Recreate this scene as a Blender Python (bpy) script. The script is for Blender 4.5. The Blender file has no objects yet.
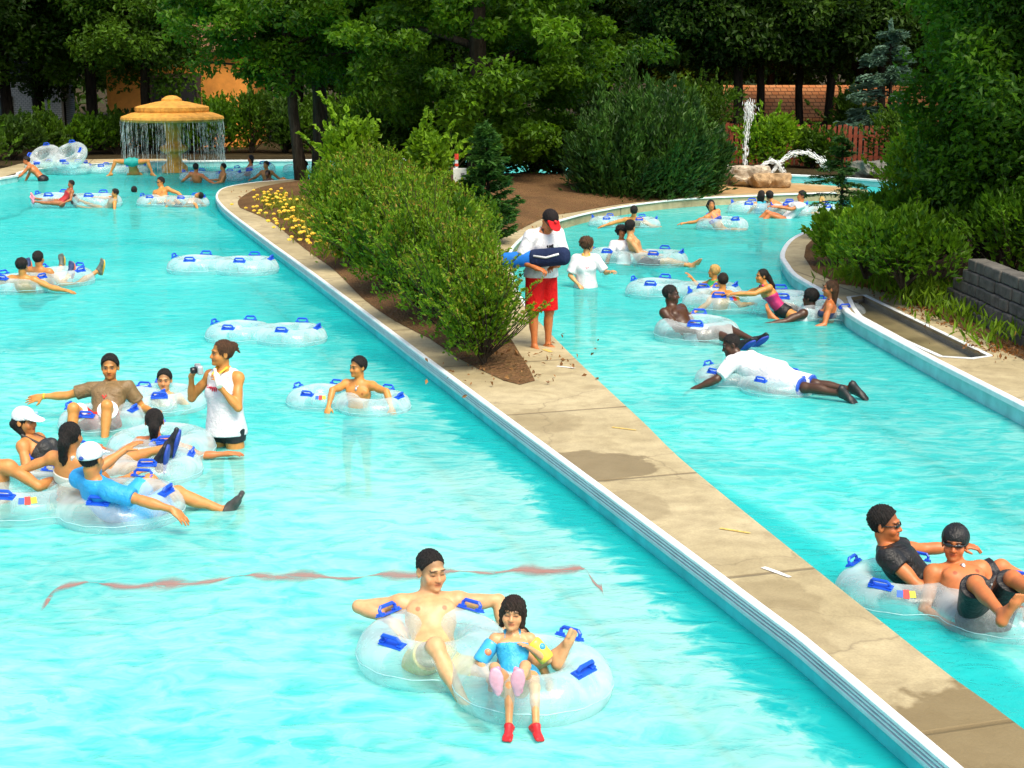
import bpy, bmesh, math, random
import numpy as np
from mathutils import Vector, Matrix
from mathutils.geometry import tessellate_polygon
R = math.radians
scene = bpy.context.scene
COL = scene.collection

# ------------------------------------------------------------------ camera
IW, IH, FPX, YHOR, CAMH = 1024, 768, 1500.0, 62.0, 3.4
TH = math.atan((IH/2 - YHOR)/FPX)
FWD = np.array([0, math.cos(TH), -math.sin(TH)])
UPV = np.array([0, math.sin(TH), math.cos(TH)])
RGT = np.array([1.0, 0, 0])
EYE = np.array([0, 0, CAMH])
cam = bpy.data.cameras.new('camera'); camo = bpy.data.objects.new('camera', cam); COL.objects.link(camo)
camo.location = EYE; camo.rotation_euler = (math.pi/2 - TH, 0, 0)
cam.sensor_width = 36.0; cam.lens = FPX*36.0/IW; cam.clip_end = 1500; cam.clip_start = .1
scene.camera = camo

def pdir(px, py):
    return FWD + (px-IW/2)/FPX*RGT + (IH/2-py)/FPX*UPV
def P(px, py, z=0.0):                       # where the sight line of a picture point meets height z
    d = pdir(px, py); t = (z-CAMH)/d[2]
    return EYE + d*t
def PY(px, py, y):                          # ... meets distance y
    d = pdir(px, py); return EYE + d*(y/d[1])
def ppm(p):                                 # picture points per metre at a place
    return FPX/float(np.dot(np.asarray(p)-EYE, FWD))

# ------------------------------------------------------------------ light
SUN_EL, SUN_AZ = 58.0, 150.0                # azimuth clockwise from +Y (away from the viewer)
w = bpy.data.worlds.new('World'); scene.world = w; w.use_nodes = True
nt = w.node_tree; bg = nt.nodes['Background']
sky = nt.nodes.new('ShaderNodeTexSky'); sky.sky_type = 'NISHITA'; sky.sun_disc = False
sky.sun_elevation = R(SUN_EL); sky.sun_rotation = R(SUN_AZ); sky.dust_density = 4.0; sky.air_density = 1.0
nt.links.new(sky.outputs[0], bg.inputs[0]); bg.inputs[1].default_value = 0.125
sl = bpy.data.lights.new('sun', 'SUN'); so = bpy.data.objects.new('sun', sl); COL.objects.link(so)
sl.energy = 2.2; sl.angle = R(34); sl.color = (1, .90, .70)
sdir = Vector((math.sin(R(SUN_AZ))*math.cos(R(SUN_EL)), math.cos(R(SUN_AZ))*math.cos(R(SUN_EL)), math.sin(R(SUN_EL))))
so.rotation_euler = sdir.to_track_quat('Z', 'Y').to_euler(); so.location = (10, -10, 30)
vs = scene.view_settings
vs.view_transform = 'Standard'; vs.look = 'None'; vs.gamma = 1; vs.use_curve_mapping = False; vs.exposure = .95
cy = scene.cycles
cy.max_bounces = 12; cy.transparent_max_bounces = 24; cy.diffuse_bounces = 3; cy.glossy_bounces = 3
cy.caustics_reflective = False; cy.caustics_refractive = False
cy.use_denoising = True

# ------------------------------------------------------------------ materials
def srgb(r, g, b):
    f = lambda c: (c/255/12.92 if c/255 <= .04045 else ((c/255+.055)/1.055)**2.4)
    return (f(r), f(g), f(b))
MATS = {}
def new_mat(name):
    m = bpy.data.materials.new(name); m.use_nodes = True
    return m, m.node_tree, m.node_tree.nodes['Principled BSDF']
def N(nt, typ, **kw):
    n = nt.nodes.new(typ)
    for k, v in kw.items():
        if k.startswith('i_'):
            key = k[2:]; key = int(key) if key.isdigit() else key.replace('_', ' ')
            n.inputs[key].default_value = v
        else: setattr(n, k, v)
    return n
def noise(nt, scale, detail=3, rough=.55, vec=None, dist=0.0):
    n = N(nt, 'ShaderNodeTexNoise'); n.inputs['Scale'].default_value = scale
    n.inputs['Detail'].default_value = detail; n.inputs['Roughness'].default_value = rough; n.inputs['Distortion'].default_value = dist
    if vec is not None: nt.links.new(vec, n.inputs['Vector'])
    return n
def ramp(nt, src, stops):
    r = N(nt, 'ShaderNodeValToRGB'); e = r.color_ramp.elements
    while len(e) < len(stops): e.new(.5)
    for k, (p, c) in enumerate(stops):
        e[k].position = p; e[k].color = (*c, 1) if len(c) == 3 else c
    nt.links.new(src, r.inputs[0]); return r
def mixc(nt, fac, a, b, mode='MIX'):
    m = N(nt, 'ShaderNodeMix', data_type='RGBA', blend_type=mode)
    for s, v in ((m.inputs[0], fac), (m.inputs[6], a), (m.inputs[7], b)):
        if isinstance(v, (int, float)): s.default_value = v
        elif isinstance(v, tuple): s.default_value = (*v, 1) if len(v) == 3 else v
        else: nt.links.new(v, s)
    return m.outputs[2]
def math_(nt, op, a, b=None, c=None):
    m = N(nt, 'ShaderNodeMath', operation=op)
    for k, v in enumerate((a, b, c)):
        if v is None: continue
        if isinstance(v, (int, float)): m.inputs[k].default_value = v
        else: nt.links.new(v, m.inputs[k])
    return m.outputs[0]
def bump(nt, src, strength, dist, bs):
    b = N(nt, 'ShaderNodeBump'); b.inputs['Strength'].default_value = strength; b.inputs['Distance'].default_value = dist
    nt.links.new(src, b.inputs['Height']); nt.links.new(b.outputs[0], bs.inputs['Normal']); return b
def objco(nt):
    return N(nt, 'ShaderNodeTexCoord').outputs['Object']
def geoco(nt):
    return N(nt, 'ShaderNodeNewGeometry').outputs['Position']

def plain(name, col, rough=.5, var=.12, scale=14, bmp=.15, bd=.004, spec=.5, metal=0):
    """a coloured material with a little uneven colour and relief"""
    key = (name, col, rough)
    if key in MATS: return MATS[key]
    m, nt, bs = new_mat(name)
    n = noise(nt, scale, 4, .6, objco(nt))
    lo = tuple(c*(1-var) for c in col); hi = tuple(min(1, c*(1+var)) for c in col)
    r = ramp(nt, n.outputs[0], [(.3, lo), (.7, hi)])
    nt.links.new(r.outputs[0], bs.inputs['Base Color'])
    bs.inputs['Roughness'].default_value = rough; bs.inputs['Specular IOR Level'].default_value = spec; bs.inputs['Metallic'].default_value = metal
    if bmp: bump(nt, n.outputs[0], bmp, bd, bs)
    MATS[key] = m; return m
def fabric(col, wet=False, name='cloth'):
    key = ('fab', col, wet)
    if key in MATS: return MATS[key]
    m, nt, bs = new_mat(name)
    co = objco(nt); n = noise(nt, 7, 5, .6, co, 1.6); f = noise(nt, 40, 2, .5, co)
    r = ramp(nt, n.outputs[0], [(.3, tuple(c*.86 for c in col)), (.7, tuple(min(1, c*1.06) for c in col))])
    nt.links.new(r.outputs[0], bs.inputs['Base Color'])
    bs.inputs['Roughness'].default_value = .45 if wet else .85
    bs.inputs['Specular IOR Level'].default_value = .4 if wet else .15
    h = math_(nt, 'ADD', n.outputs[0], math_(nt, 'MULTIPLY', f.outputs[0], .25))
    bump(nt, h, .5, .045, bs)
    MATS[key] = m; return m
def skin_mat():
    if 'skin' in MATS: return MATS['skin']
    m, nt, bs = new_mat('skin')
    a = N(nt, 'ShaderNodeVertexColor'); a.layer_name = 'tone'
    co = objco(nt); n = noise(nt, 22, 4, .6, co); n2 = noise(nt, 5, 2, .5, co)
    v = ramp(nt, n.outputs[0], [(.3, (.86, .80, .77)), (.7, (1.07, 1.06, 1.05))])
    v2 = ramp(nt, n2.outputs[0], [(.35, (.94, .90, .88)), (.65, (1.03, 1.02, 1.02))])
    c = mixc(nt, 1.0, a.outputs[0], v.outputs[0], 'MULTIPLY'); c = mixc(nt, 1.0, c, v2.outputs[0], 'MULTIPLY')
    nt.links.new(c, bs.inputs['Base Color'])
    rr = ramp(nt, n2.outputs[0], [(.35, (.34,)*3), (.65, (.55,)*3)]); nt.links.new(rr.outputs[0], bs.inputs['Roughness'])
    bs.inputs['Specular IOR Level'].default_value = .42
    bump(nt, n.outputs[0], .12, .004, bs)
    MATS['skin'] = m; return m
def hair_mat(col):
    key = ('hair', col)
    if key in MATS: return MATS[key]
    m, nt, bs = new_mat('hair')
    mp = N(nt, 'ShaderNodeMapping'); mp.inputs['Scale'].default_value = (60, 60, 9); nt.links.new(objco(nt), mp.inputs[0])
    n = noise(nt, 1.6, 4, .6, mp.outputs[0], .5)
    r = ramp(nt, n.outputs[0], [(.3, tuple(c*.55 for c in col)), (.72, tuple(c*1.7 for c in col))])
    nt.links.new(r.outputs[0], bs.inputs['Base Color']); bs.inputs['Roughness'].default_value = .6; bs.inputs['Specular IOR Level'].default_value = .3
    bump(nt, n.outputs[0], 1.0, .02, bs); MATS[key] = m; return m

# ------------------------------------------------------------------ object helpers
def tag(o, label=None, cat=None, group=None, kind=None):
    if label: o['label'] = label
    if cat: o['category'] = cat
    if group: o['group'] = group
    if kind: o['kind'] = kind
    return o
def empty(name, loc, rz=0.0):
    o = bpy.data.objects.new(name, None); COL.objects.link(o); o.location = loc; o.rotation_euler = (0, 0, rz); o.empty_display_size = .1
    return o
def link_mesh(name, me, mat, parent=None, loc=None):
    o = bpy.data.objects.new(name, me); COL.objects.link(o)
    if mat is not None and not me.materials: me.materials.append(mat)
    if parent is not None: o.parent = parent
    if loc is not None: o.location = loc
    return o
def np_mesh(name, V, quads=None, tris=None, smooth=True, colors=None):
    me = bpy.data.meshes.new(name)
    V = np.asarray(V, dtype=np.float32)
    fl = []; n = 0; starts = []; 
    nq = 0 if quads is None else len(quads); ntr = 0 if tris is None else len(tris)
    idx = np.concatenate(([np.asarray(quads, dtype=np.int32).ravel()] if nq else []) + ([np.asarray(tris, dtype=np.int32).ravel()] if ntr else []))
    st = np.concatenate([np.arange(nq, dtype=np.int32)*4, nq*4 + np.arange(ntr, dtype=np.int32)*3])
    me.vertices.add(len(V)); me.vertices.foreach_set('co', V.ravel())
    me.loops.add(len(idx)); me.loops.foreach_set('vertex_index', idx)
    me.polygons.add(nq+ntr); me.polygons.foreach_set('loop_start', st)
    me.polygons.foreach_set('use_smooth', np.full(nq+ntr, smooth, dtype=bool))
    if colors is not None:
        a = me.color_attributes.new('tone', 'FLOAT_COLOR', 'POINT')
        c4 = np.ones((len(V), 4), dtype=np.float32); c4[:, :3] = colors; a.data.foreach_set('color', c4.ravel())
    me.update(calc_edges=True); me.validate(); return me
class MB:
    """collects simple solids; build() links them as one mesh object"""
    def __init__(s): s.bm = bmesh.new()
    def box(s, c, size, rz=0.0, bev=0.0, M=None):
        m = Matrix.Translation(Vector(c)) @ Matrix.Rotation(rz, 4, 'Z')
        if M is not None: m = Matrix.Translation(Vector(c)) @ M
        r = bmesh.ops.create_cube(s.bm, size=1.0, matrix=m @ Matrix.Diagonal((*size, 1)))
        if bev:
            es = list({e for v in r['verts'] for e in v.link_edges})
            bmesh.ops.bevel(s.bm, geom=es, offset=bev, segments=2, affect='EDGES', profile=.5)
        return s
    def tube(s, pts, rad, seg=8, caps=True):
        pts = [Vector(p) for p in pts]; rads = rad if isinstance(rad, (list, tuple)) else [rad]*len(pts)
        rings = []; prev = None
        for i, p in enumerate(pts):
            d = (pts[min(i+1, len(pts)-1)] - pts[max(i-1, 0)]).normalized()
            a = (Vector((0, 0, 1)) if abs(d.z) < .95 else Vector((1, 0, 0))) if prev is None else prev
            u = (a - d*a.dot(d)).normalized(); prev = u; v = d.cross(u)
            rings.append([s.bm.verts.new(p + (u*math.cos(2*math.pi*k/seg) + v*math.sin(2*math.pi*k/seg))*rads[i]) for k in range(seg)])
        for a, b in zip(rings, rings[1:]):
            for k in range(seg):
                s.bm.faces.new((a[k], a[(k+1) % seg], b[(k+1) % seg], b[k]))
        if caps:
            s.bm.faces.new(rings[0][::-1]); s.bm.faces.new(rings[-1])
        return s
    def lathe(s, c, prof, seg=32, wob=None):
        c = Vector(c); rings = []
        for (r, z) in prof:
            rings.append([s.bm.verts.new(c + Vector((r*(1 + (wob(k/seg, r, z) if wob else 0))*math.cos(2*math.pi*k/seg), r*(1 + (wob(k/seg, r, z) if wob else 0))*math.sin(2*math.pi*k/seg), z))) for k in range(seg)])
        for a, b in zip(rings, rings[1:]):
            for k in range(seg): s.bm.faces.new((a[k], a[(k+1) % seg], b[(k+1) % seg], b[k]))
        s.bm.faces.new(rings[0][::-1]); s.bm.faces.new(rings[-1]); return s
    def blob(s, c, rad, sub=2, jit=.2, rnd=None):
        r = bmesh.ops.create_icosphere(s.bm, subdivisions=sub, radius=1.0)
        rnd = rnd or random
        for v in r['verts']:
            k = 1 + rnd.uniform(-jit, jit); v.co = Vector((v.co.x*rad[0]*k + c[0], v.co.y*rad[1]*k + c[1], v.co.z*rad[2]*k + c[2]))
        return s
    def build(s, name, mat, parent=None, smooth=False, loc=None):
        me = bpy.data.meshes.new(name); bmesh.ops.recalc_face_normals(s.bm, faces=s.bm.faces[:])
        s.bm.to_mesh(me); s.bm.free()
        if smooth:
            me.polygons.foreach_set('use_smooth', [True]*len(me.polygons))
        return link_mesh(name, me, mat, parent, loc)
def copy_tree(o, parent=None):
    c = o.copy(); COL.objects.link(c)
    if parent is not None: c.parent = parent
    for ch in [x for x in bpy.data.objects if x.parent == o]: copy_tree(ch, c)
    return c

# ------------------------------------------------------------------ implicit surfaces -> one continuous mesh
def nrm(v):
    v = np.asarray(v, dtype=float); l = np.linalg.norm(v); return v/l if l > 1e-9 else v
class Solid:
    """smooth union of round cones and ellipsoids, meshed with surface nets"""
    def __init__(s): s.p = []
    def rc(s, a, b, ra, rb, k=.02, cuts=(), sub=False, infl=0.0):
        s.p.append(('rc', np.asarray(a, float), np.asarray(b, float), ra+infl, rb+infl, k, list(cuts), sub)); return s
    def el(s, c, ax, rad, k=.02, cuts=(), sub=False, infl=0.0):
        s.p.append(('el', np.asarray(c, float), np.asarray(ax, float), np.asarray(rad, float)+infl, None, k, list(cuts), sub)); return s
    def tor(s, c, Rm, r, zs=1.0, k=.06, cuts=(), infl=0.0):
        s.p.append(('tor', np.asarray(c, float), Rm, r+infl, zs, k, list(cuts), False)); return s
    def mesh(s, name, vox, colors=None, jitter=None, gcuts=()):
        los, his = [], []
        for q in s.p:
            if q[7]: continue
            if q[0] == 'rc':
                m = max(q[3], q[4]); los.append(np.minimum(q[1], q[2])-m); his.append(np.maximum(q[1], q[2])+m)
            elif q[0] == 'el':
                e = np.sqrt(((q[2].T*q[3])**2).sum(1)); los.append(q[1]-e); his.append(q[1]+e)
            else:
                e = np.array([q[2]+q[3], q[2]+q[3], q[3]*q[4]]); los.append(q[1]-e); his.append(q[1]+e)
        lo = np.min(los, 0) - 3*vox; hi = np.max(his, 0) + 3*vox
        n = np.ceil((hi-lo)/vox).astype(int) + 1
        D = np.full(n, 1.0, dtype=np.float32)
        ax = [lo[i] + vox*np.arange(n[i]) for i in range(3)]
        for q in s.p:
            k = q[5]; pad = k + 3*vox
            if q[0] == 'rc':
                m = max(q[3], q[4]); a = np.minimum(q[1], q[2])-m; b = np.maximum(q[1], q[2])+m
            elif q[0] == 'el':
                e = np.sqrt(((q[2].T*q[3])**2).sum(1)); a = q[1]-e; b = q[1]+e
            else:
                e = np.array([q[2]+q[3], q[2]+q[3], q[3]*q[4]]); a = q[1]-e; b = q[1]+e
            i0 = np.clip(np.floor((a-pad-lo)/vox).astype(int), 0, n); i1 = np.clip(np.ceil((b+pad-lo)/vox).astype(int)+1, 0, n)
            if (i1 <= i0).any(): continue
            sl_ = tuple(slice(i0[j], i1[j]) for j in range(3))
            X = ax[0][sl_[0]][:, None, None].astype(np.float32); Y = ax[1][sl_[1]][None, :, None].astype(np.float32); Z = ax[2][sl_[2]][None, None, :].astype(np.float32)
            if q[0] == 'rc':
                A = q[1]; d = q[2]-A; L2 = max(float(d@d), 1e-9)
                px, py, pz = X-A[0], Y-A[1], Z-A[2]
                h = np.clip((px*d[0]+py*d[1]+pz*d[2])/L2, 0, 1)
                dist = np.sqrt((px-h*d[0])**2+(py-h*d[1])**2+(pz-h*d[2])**2) - (q[3] + (q[4]-q[3])*h)
            elif q[0] == 'el':
                C = q[1]; px, py, pz = X-C[0], Y-C[1], Z-C[2]; k0 = 0; k1 = 0
                for j in range(3):
                    u = (px*q[2][j][0] + py*q[2][j][1] + pz*q[2][j][2])/q[3][j]; k0 = k0 + u*u; k1 = k1 + (u/q[3][j])**2
                k0 = np.sqrt(k0); k1 = np.sqrt(k1)+1e-9; dist = k0*(k0-1)/k1
            else:
                C = q[1]; px, py, pz = X-C[0], Y-C[1], (Z-C[2])/q[4]
                dist = np.sqrt((np.sqrt(px*px+py*py)-q[2])**2 + pz*pz) - q[3]
            for (pt, nn) in q[6]:
                dist = np.maximum(dist, (X-pt[0])*nn[0] + (Y-pt[1])*nn[1] + (Z-pt[2])*nn[2])
            o = D[sl_]
            if q[7]:
                dd = -dist; h = np.maximum(k-np.abs(o-dd), 0)/max(k, 1e-6); D[sl_] = np.maximum(o, dd) + h*h*k*.25
            else:
                h = np.maximum(k-np.abs(o-dist), 0)/max(k, 1e-6); D[sl_] = np.minimum(o, dist) - h*h*k*.25
        for (pt, nn) in gcuts:
            D = np.maximum(D, ((ax[0][:, None, None]-pt[0])*nn[0] + (ax[1][None, :, None]-pt[1])*nn[1] + (ax[2][None, None, :]-pt[2])*nn[2])).astype(np.float32)
        V, Q = surface_nets(D)
        V = lo + V*vox
        if jitter is not None: V = jitter(V)
        c = colors(V) if colors is not None else None
        return np_mesh(name, V, quads=Q, colors=c)
def surface_nets(D):
    S = D < 0
    n = np.array(D.shape)
    c = np.zeros(n-1, dtype=np.uint8)
    for dx in (0, 1):
        for dy in (0, 1):
            for dz in (0, 1):
                c += S[dx:n[0]-1+dx, dy:n[1]-1+dy, dz:n[2]-1+dz]
    act = np.argwhere((c > 0) & (c < 8))
    idm = np.full(n-1, -1, dtype=np.int32); idm[tuple(act.T)] = np.arange(len(act))
    acc = np.zeros((len(act), 3), dtype=np.float64); cnt = np.zeros(len(act))
    i, j, k = act.T
    corners = [(0, 0, 0), (1, 0, 0), (0, 1, 0), (1, 1, 0), (0, 0, 1), (1, 0, 1), (0, 1, 1), (1, 1, 1)]
    for a in range(8):
        for b in range(a+1, 8):
            ca, cb = corners[a], corners[b]
            if sum(abs(ca[t]-cb[t]) for t in range(3)) != 1: continue
            va = D[i+ca[0], j+ca[1], k+ca[2]]; vb = D[i+cb[0], j+cb[1], k+cb[2]]
            m = (va < 0) != (vb < 0)
            t = np.where(m, va/np.where(m, va-vb, 1), 0)
            for q in range(3): acc[:, q] += np.where(m, ca[q] + t*(cb[q]-ca[q]), 0)
            cnt += m
    V = act + acc/cnt[:, None]
    Q = []
    for axn in range(3):
        u, v = (axn+1) % 3, (axn+2) % 3
        sa = [slice(None)]*3; sb = [slice(None)]*3
        sa[axn] = slice(0, -1); sb[axn] = slice(1, None)
        A = S[tuple(sa)]; B = S[tuple(sb)]
        e = np.argwhere(A != B); ok = (e[:, u] > 0) & (e[:, v] > 0) & (e[:, u] < n[u]-1) & (e[:, v] < n[v]-1); e = e[ok]
        ins = A[tuple(e.T)]
        def cell(du, dv):
            f = e.copy(); f[:, u] += du; f[:, v] += dv; return idm[tuple(f.T)]
        q = np.stack([cell(-1, -1), cell(0, -1), cell(0, 0), cell(-1, 0)], 1)
        q[~ins] = q[~ins][:, ::-1]
        Q.append(q)
    return V, np.concatenate(Q)
from mathutils.geometry import delaunay_2d_cdt
DZ = 0.2                                                            # deck height above the water
def catmull(pts, step=.5, closed=False):
    pts = [np.asarray(p, float) for p in pts]; out = []
    n = len(pts)
    for i in range(n-1):
        p0 = pts[max(i-1, 0)]; p1 = pts[i]; p2 = pts[i+1]; p3 = pts[min(i+2, n-1)]
        m = max(1, int(np.linalg.norm(p2-p1)/step))
        for j in range(m):
            t = j/m
            out.append(.5*((2*p1)+(-p0+p2)*t+(2*p0-5*p1+4*p2-p3)*t*t+(-p0+3*p1-3*p2+p3)*t**3))
    out.append(pts[-1]); return out
def pix(lst, z=DZ): return [P(a, b, z) for a, b in lst]
def fill(name, loops, z, mat, skirt=None, spacing=None, hfun=None, kind='structure', label=None):
    """flat (or gently shaped) sheet bounded by loops (first outer, rest holes), with an optional skirt down to a height"""
    vs_, es_ = [], []
    for lp in loops:
        b = len(vs_); vs_ += [Vector((p[0], p[1])) for p in lp]; es_ += [(b+i, b+(i+1) % len(lp)) for i in range(len(lp))]
    nb = len(vs_)
    arr = np.array([[v.x, v.y] for v in vs_]); seg = [(arr[a], arr[b]) for a, b in es_]
    def dist(p):
        d = 1e9
        for a, b in seg:
            ab = b-a; t = np.clip(np.dot(p-a, ab)/max(ab@ab, 1e-9), 0, 1); d = min(d, np.linalg.norm(p-a-ab*t))
        return d
    if spacing:
        rnd = random.Random(len(vs_)); lo = arr.min(0); hi = arr.max(0)
        for x in np.arange(lo[0], hi[0], spacing):
            for y in np.arange(lo[1], hi[1], spacing):
                p = np.array([x+rnd.uniform(-.2, .2)*spacing, y+rnd.uniform(-.2, .2)*spacing])
                if dist(p) > spacing*.4: vs_.append(Vector(p))
    v2, e2, f2, *_ = delaunay_2d_cdt(vs_, es_, [], 2 if len(loops) == 1 else 1, 1e-5)
    if len(loops) > 1:                                              # drop what lies in the holes
        def inside(p, lp):
            c = False; n = len(lp); j = n-1
            for i in range(n):
                if (lp[i][1] > p[1]) != (lp[j][1] > p[1]) and p[0] < (lp[j][0]-lp[i][0])*(p[1]-lp[i][1])/(lp[j][1]-lp[i][1])+lp[i][0]: c = not c
                j = i
            return c
        f2 = [f for f in f2 if not any(inside(sum((v2[i] for i in f), Vector((0, 0)))/len(f), lp) for lp in loops[1:])]
        f2 = [f for f in f2 if inside(sum((v2[i] for i in f), Vector((0, 0)))/len(f), loops[0])]
    bm = bmesh.new(); bv = []
    for v in v2:
        h = z + (hfun(v.x, v.y, dist(np.array([v.x, v.y]))) if hfun else 0); bv.append(bm.verts.new((v.x, v.y, h)))
    for f in f2:
        try: bm.faces.new([bv[i] for i in f])
        except ValueError: pass
    bmesh.ops.recalc_face_normals(bm, faces=bm.faces[:])
    if sum(f.normal.z for f in bm.faces) < 0: bmesh.ops.reverse_faces(bm, faces=bm.faces[:])
    if skirt is not None:
        for e in [e for e in bm.edges if len(e.link_faces) == 1]:
            a, b = e.verts
            bm.faces.new((a, b, bm.verts.new((b.co.x, b.co.y, skirt)), bm.verts.new((a.co.x, a.co.y, skirt))))
    for v in [v for v in bm.verts if not v.link_faces]: bm.verts.remove(v)
    me = bpy.data.meshes.new(name); bm.to_mesh(me); bm.free()
    if hfun: me.polygons.foreach_set('use_smooth', [True]*len(me.polygons))
    o = link_mesh(name, me, mat); tag(o, label, kind=kind); return o
def sweep(name, line, prof, side, mat, kind='structure', parent=None):
    """profile (offset towards the water, z) swept along a shoreline"""
    L = [np.array([p[0], p[1]]) for p in line]; bm = bmesh.new(); rows = []
    for i, p in enumerate(L):
        d = L[min(i+1, len(L)-1)] - L[max(i-1, 0)]; d = d/np.linalg.norm(d); n_ = np.array([-d[1], d[0]])*side
        rows.append([bm.verts.new((p[0]+n_[0]*o, p[1]+n_[1]*o, z)) for o, z in prof])
    for a, b in zip(rows, rows[1:]):
        for k in range(len(prof)-1): bm.faces.new((a[k], a[k+1], b[k+1], b[k]))
    bmesh.ops.recalc_face_normals(bm, faces=bm.faces[:])
    me = bpy.data.meshes.new(name); bm.to_mesh(me); bm.free()
    o = link_mesh(name, me, mat, parent); 
    if parent is None: tag(o, kind=kind)
    return o

# ------------------------------------------------------------------ materials of the setting
def water_mat():
    m, nt, bs = new_mat('pool_water')
    out = nt.nodes['Material Output']; pos = geoco(nt)
    wob = noise(nt, .7, 2, .5, pos)
    pv = N(nt, 'ShaderNodeVectorMath', operation='MULTIPLY_ADD'); nt.links.new(wob.outputs[1], pv.inputs[0]); pv.inputs[1].default_value = (.5, .5, 0); nt.links.new(pos, pv.inputs[2])
    P2 = pv.outputs[0]
    mp = N(nt, 'ShaderNodeMapping'); mp.inputs['Scale'].default_value = (.85, 1.5, 1); nt.links.new(P2, mp.inputs[0])
    n1 = noise(nt, 1.7, 3, .5, mp.outputs[0], .4); n2 = noise(nt, 4.6, 4, .6, mp.outputs[0], .6); n3 = noise(nt, 12, 3, .55, mp.outputs[0], .4)
    h = math_(nt, 'ADD', math_(nt, 'MULTIPLY', n1.outputs[0], 1.0), math_(nt, 'ADD', math_(nt, 'MULTIPLY', n2.outputs[0], .5), math_(nt, 'MULTIPLY', n3.outputs[0], .22)))
    b = N(nt, 'ShaderNodeBump'); b.inputs['Strength'].default_value = .8; b.inputs['Distance'].default_value = .07; nt.links.new(h, b.inputs['Height'])
    # pale caustic and sky-glare patches put into the water colour
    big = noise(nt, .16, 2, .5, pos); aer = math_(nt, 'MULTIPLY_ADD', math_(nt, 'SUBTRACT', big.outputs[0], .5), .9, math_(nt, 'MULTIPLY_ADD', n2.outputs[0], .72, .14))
    dv = N(nt, 'ShaderNodeVectorMath', operation='DISTANCE'); nt.links.new(pos, dv.inputs[0]); dv.inputs[1].default_value = (-1.6, 8.5, 0)   # colour set paler around this spot
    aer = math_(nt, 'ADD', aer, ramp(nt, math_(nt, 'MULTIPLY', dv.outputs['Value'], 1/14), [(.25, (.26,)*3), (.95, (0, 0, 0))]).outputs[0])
    # deeper band painted as the wall's reflection along the walk
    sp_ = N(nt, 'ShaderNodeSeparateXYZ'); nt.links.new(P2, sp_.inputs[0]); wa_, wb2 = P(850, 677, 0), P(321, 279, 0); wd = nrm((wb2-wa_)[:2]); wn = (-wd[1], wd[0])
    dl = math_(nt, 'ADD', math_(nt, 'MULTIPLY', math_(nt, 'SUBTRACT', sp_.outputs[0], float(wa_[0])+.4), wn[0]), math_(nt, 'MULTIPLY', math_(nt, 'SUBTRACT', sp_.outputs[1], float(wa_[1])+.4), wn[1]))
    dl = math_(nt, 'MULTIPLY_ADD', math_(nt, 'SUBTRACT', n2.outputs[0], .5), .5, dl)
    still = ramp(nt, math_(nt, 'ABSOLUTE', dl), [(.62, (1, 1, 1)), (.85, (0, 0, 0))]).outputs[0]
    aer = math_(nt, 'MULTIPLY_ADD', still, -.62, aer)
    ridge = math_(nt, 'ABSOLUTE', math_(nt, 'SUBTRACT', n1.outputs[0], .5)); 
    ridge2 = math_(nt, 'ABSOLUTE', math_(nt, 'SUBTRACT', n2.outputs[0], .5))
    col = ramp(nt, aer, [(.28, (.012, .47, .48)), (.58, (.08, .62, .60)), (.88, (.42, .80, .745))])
    d = N(nt, 'ShaderNodeBsdfDiffuse'); bd = N(nt, 'ShaderNodeBump'); bd.inputs['Strength'].default_value = .38; bd.inputs['Distance'].default_value = .05; nt.links.new(h, bd.inputs['Height']); nt.links.new(bd.outputs[0], d.inputs['Normal'])
    foam = ramp(nt, ridge2, [(.0, (1, 1, 1)), (.05, (0, 0, 0))]); patch = ramp(nt, n1.outputs[0], [(.52, (0, 0, 0)), (.68, (1, 1, 1))])  # wave highlights put into the colour as pale lines, not real foam
    fm = math_(nt, 'MULTIPLY', foam.outputs[0], math_(nt, 'MULTIPLY', patch.outputs[0], math_(nt, 'MULTIPLY_ADD', still, -.24, .28)))  # strength of the pale wave-highlight lines
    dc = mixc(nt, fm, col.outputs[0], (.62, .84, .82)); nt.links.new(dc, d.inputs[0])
    tr = N(nt, 'ShaderNodeBsdfTransparent')
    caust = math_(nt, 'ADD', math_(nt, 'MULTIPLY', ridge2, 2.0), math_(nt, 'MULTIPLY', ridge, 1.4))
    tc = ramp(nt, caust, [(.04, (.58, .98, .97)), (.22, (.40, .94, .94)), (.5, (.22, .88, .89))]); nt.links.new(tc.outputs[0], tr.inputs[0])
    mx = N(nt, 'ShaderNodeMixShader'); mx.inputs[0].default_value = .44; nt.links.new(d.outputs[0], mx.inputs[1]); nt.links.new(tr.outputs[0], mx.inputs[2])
    gl = N(nt, 'ShaderNodeBsdfGlossy'); gl.inputs['Roughness'].default_value = .06; nt.links.new(b.outputs[0], gl.inputs['Normal'])
    fr = N(nt, 'ShaderNodeFresnel'); fr.inputs[0].default_value = 1.33; nt.links.new(b.outputs[0], fr.inputs['Normal'])
    ff = math_(nt, 'MULTIPLY', fr.outputs[0], .40)
    m2 = N(nt, 'ShaderNodeMixShader'); nt.links.new(ff, m2.inputs[0]); nt.links.new(mx.outputs[0], m2.inputs[1]); nt.links.new(gl.outputs[0], m2.inputs[2])
    nt.links.new(m2.outputs[0], out.inputs[0]); return m
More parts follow.
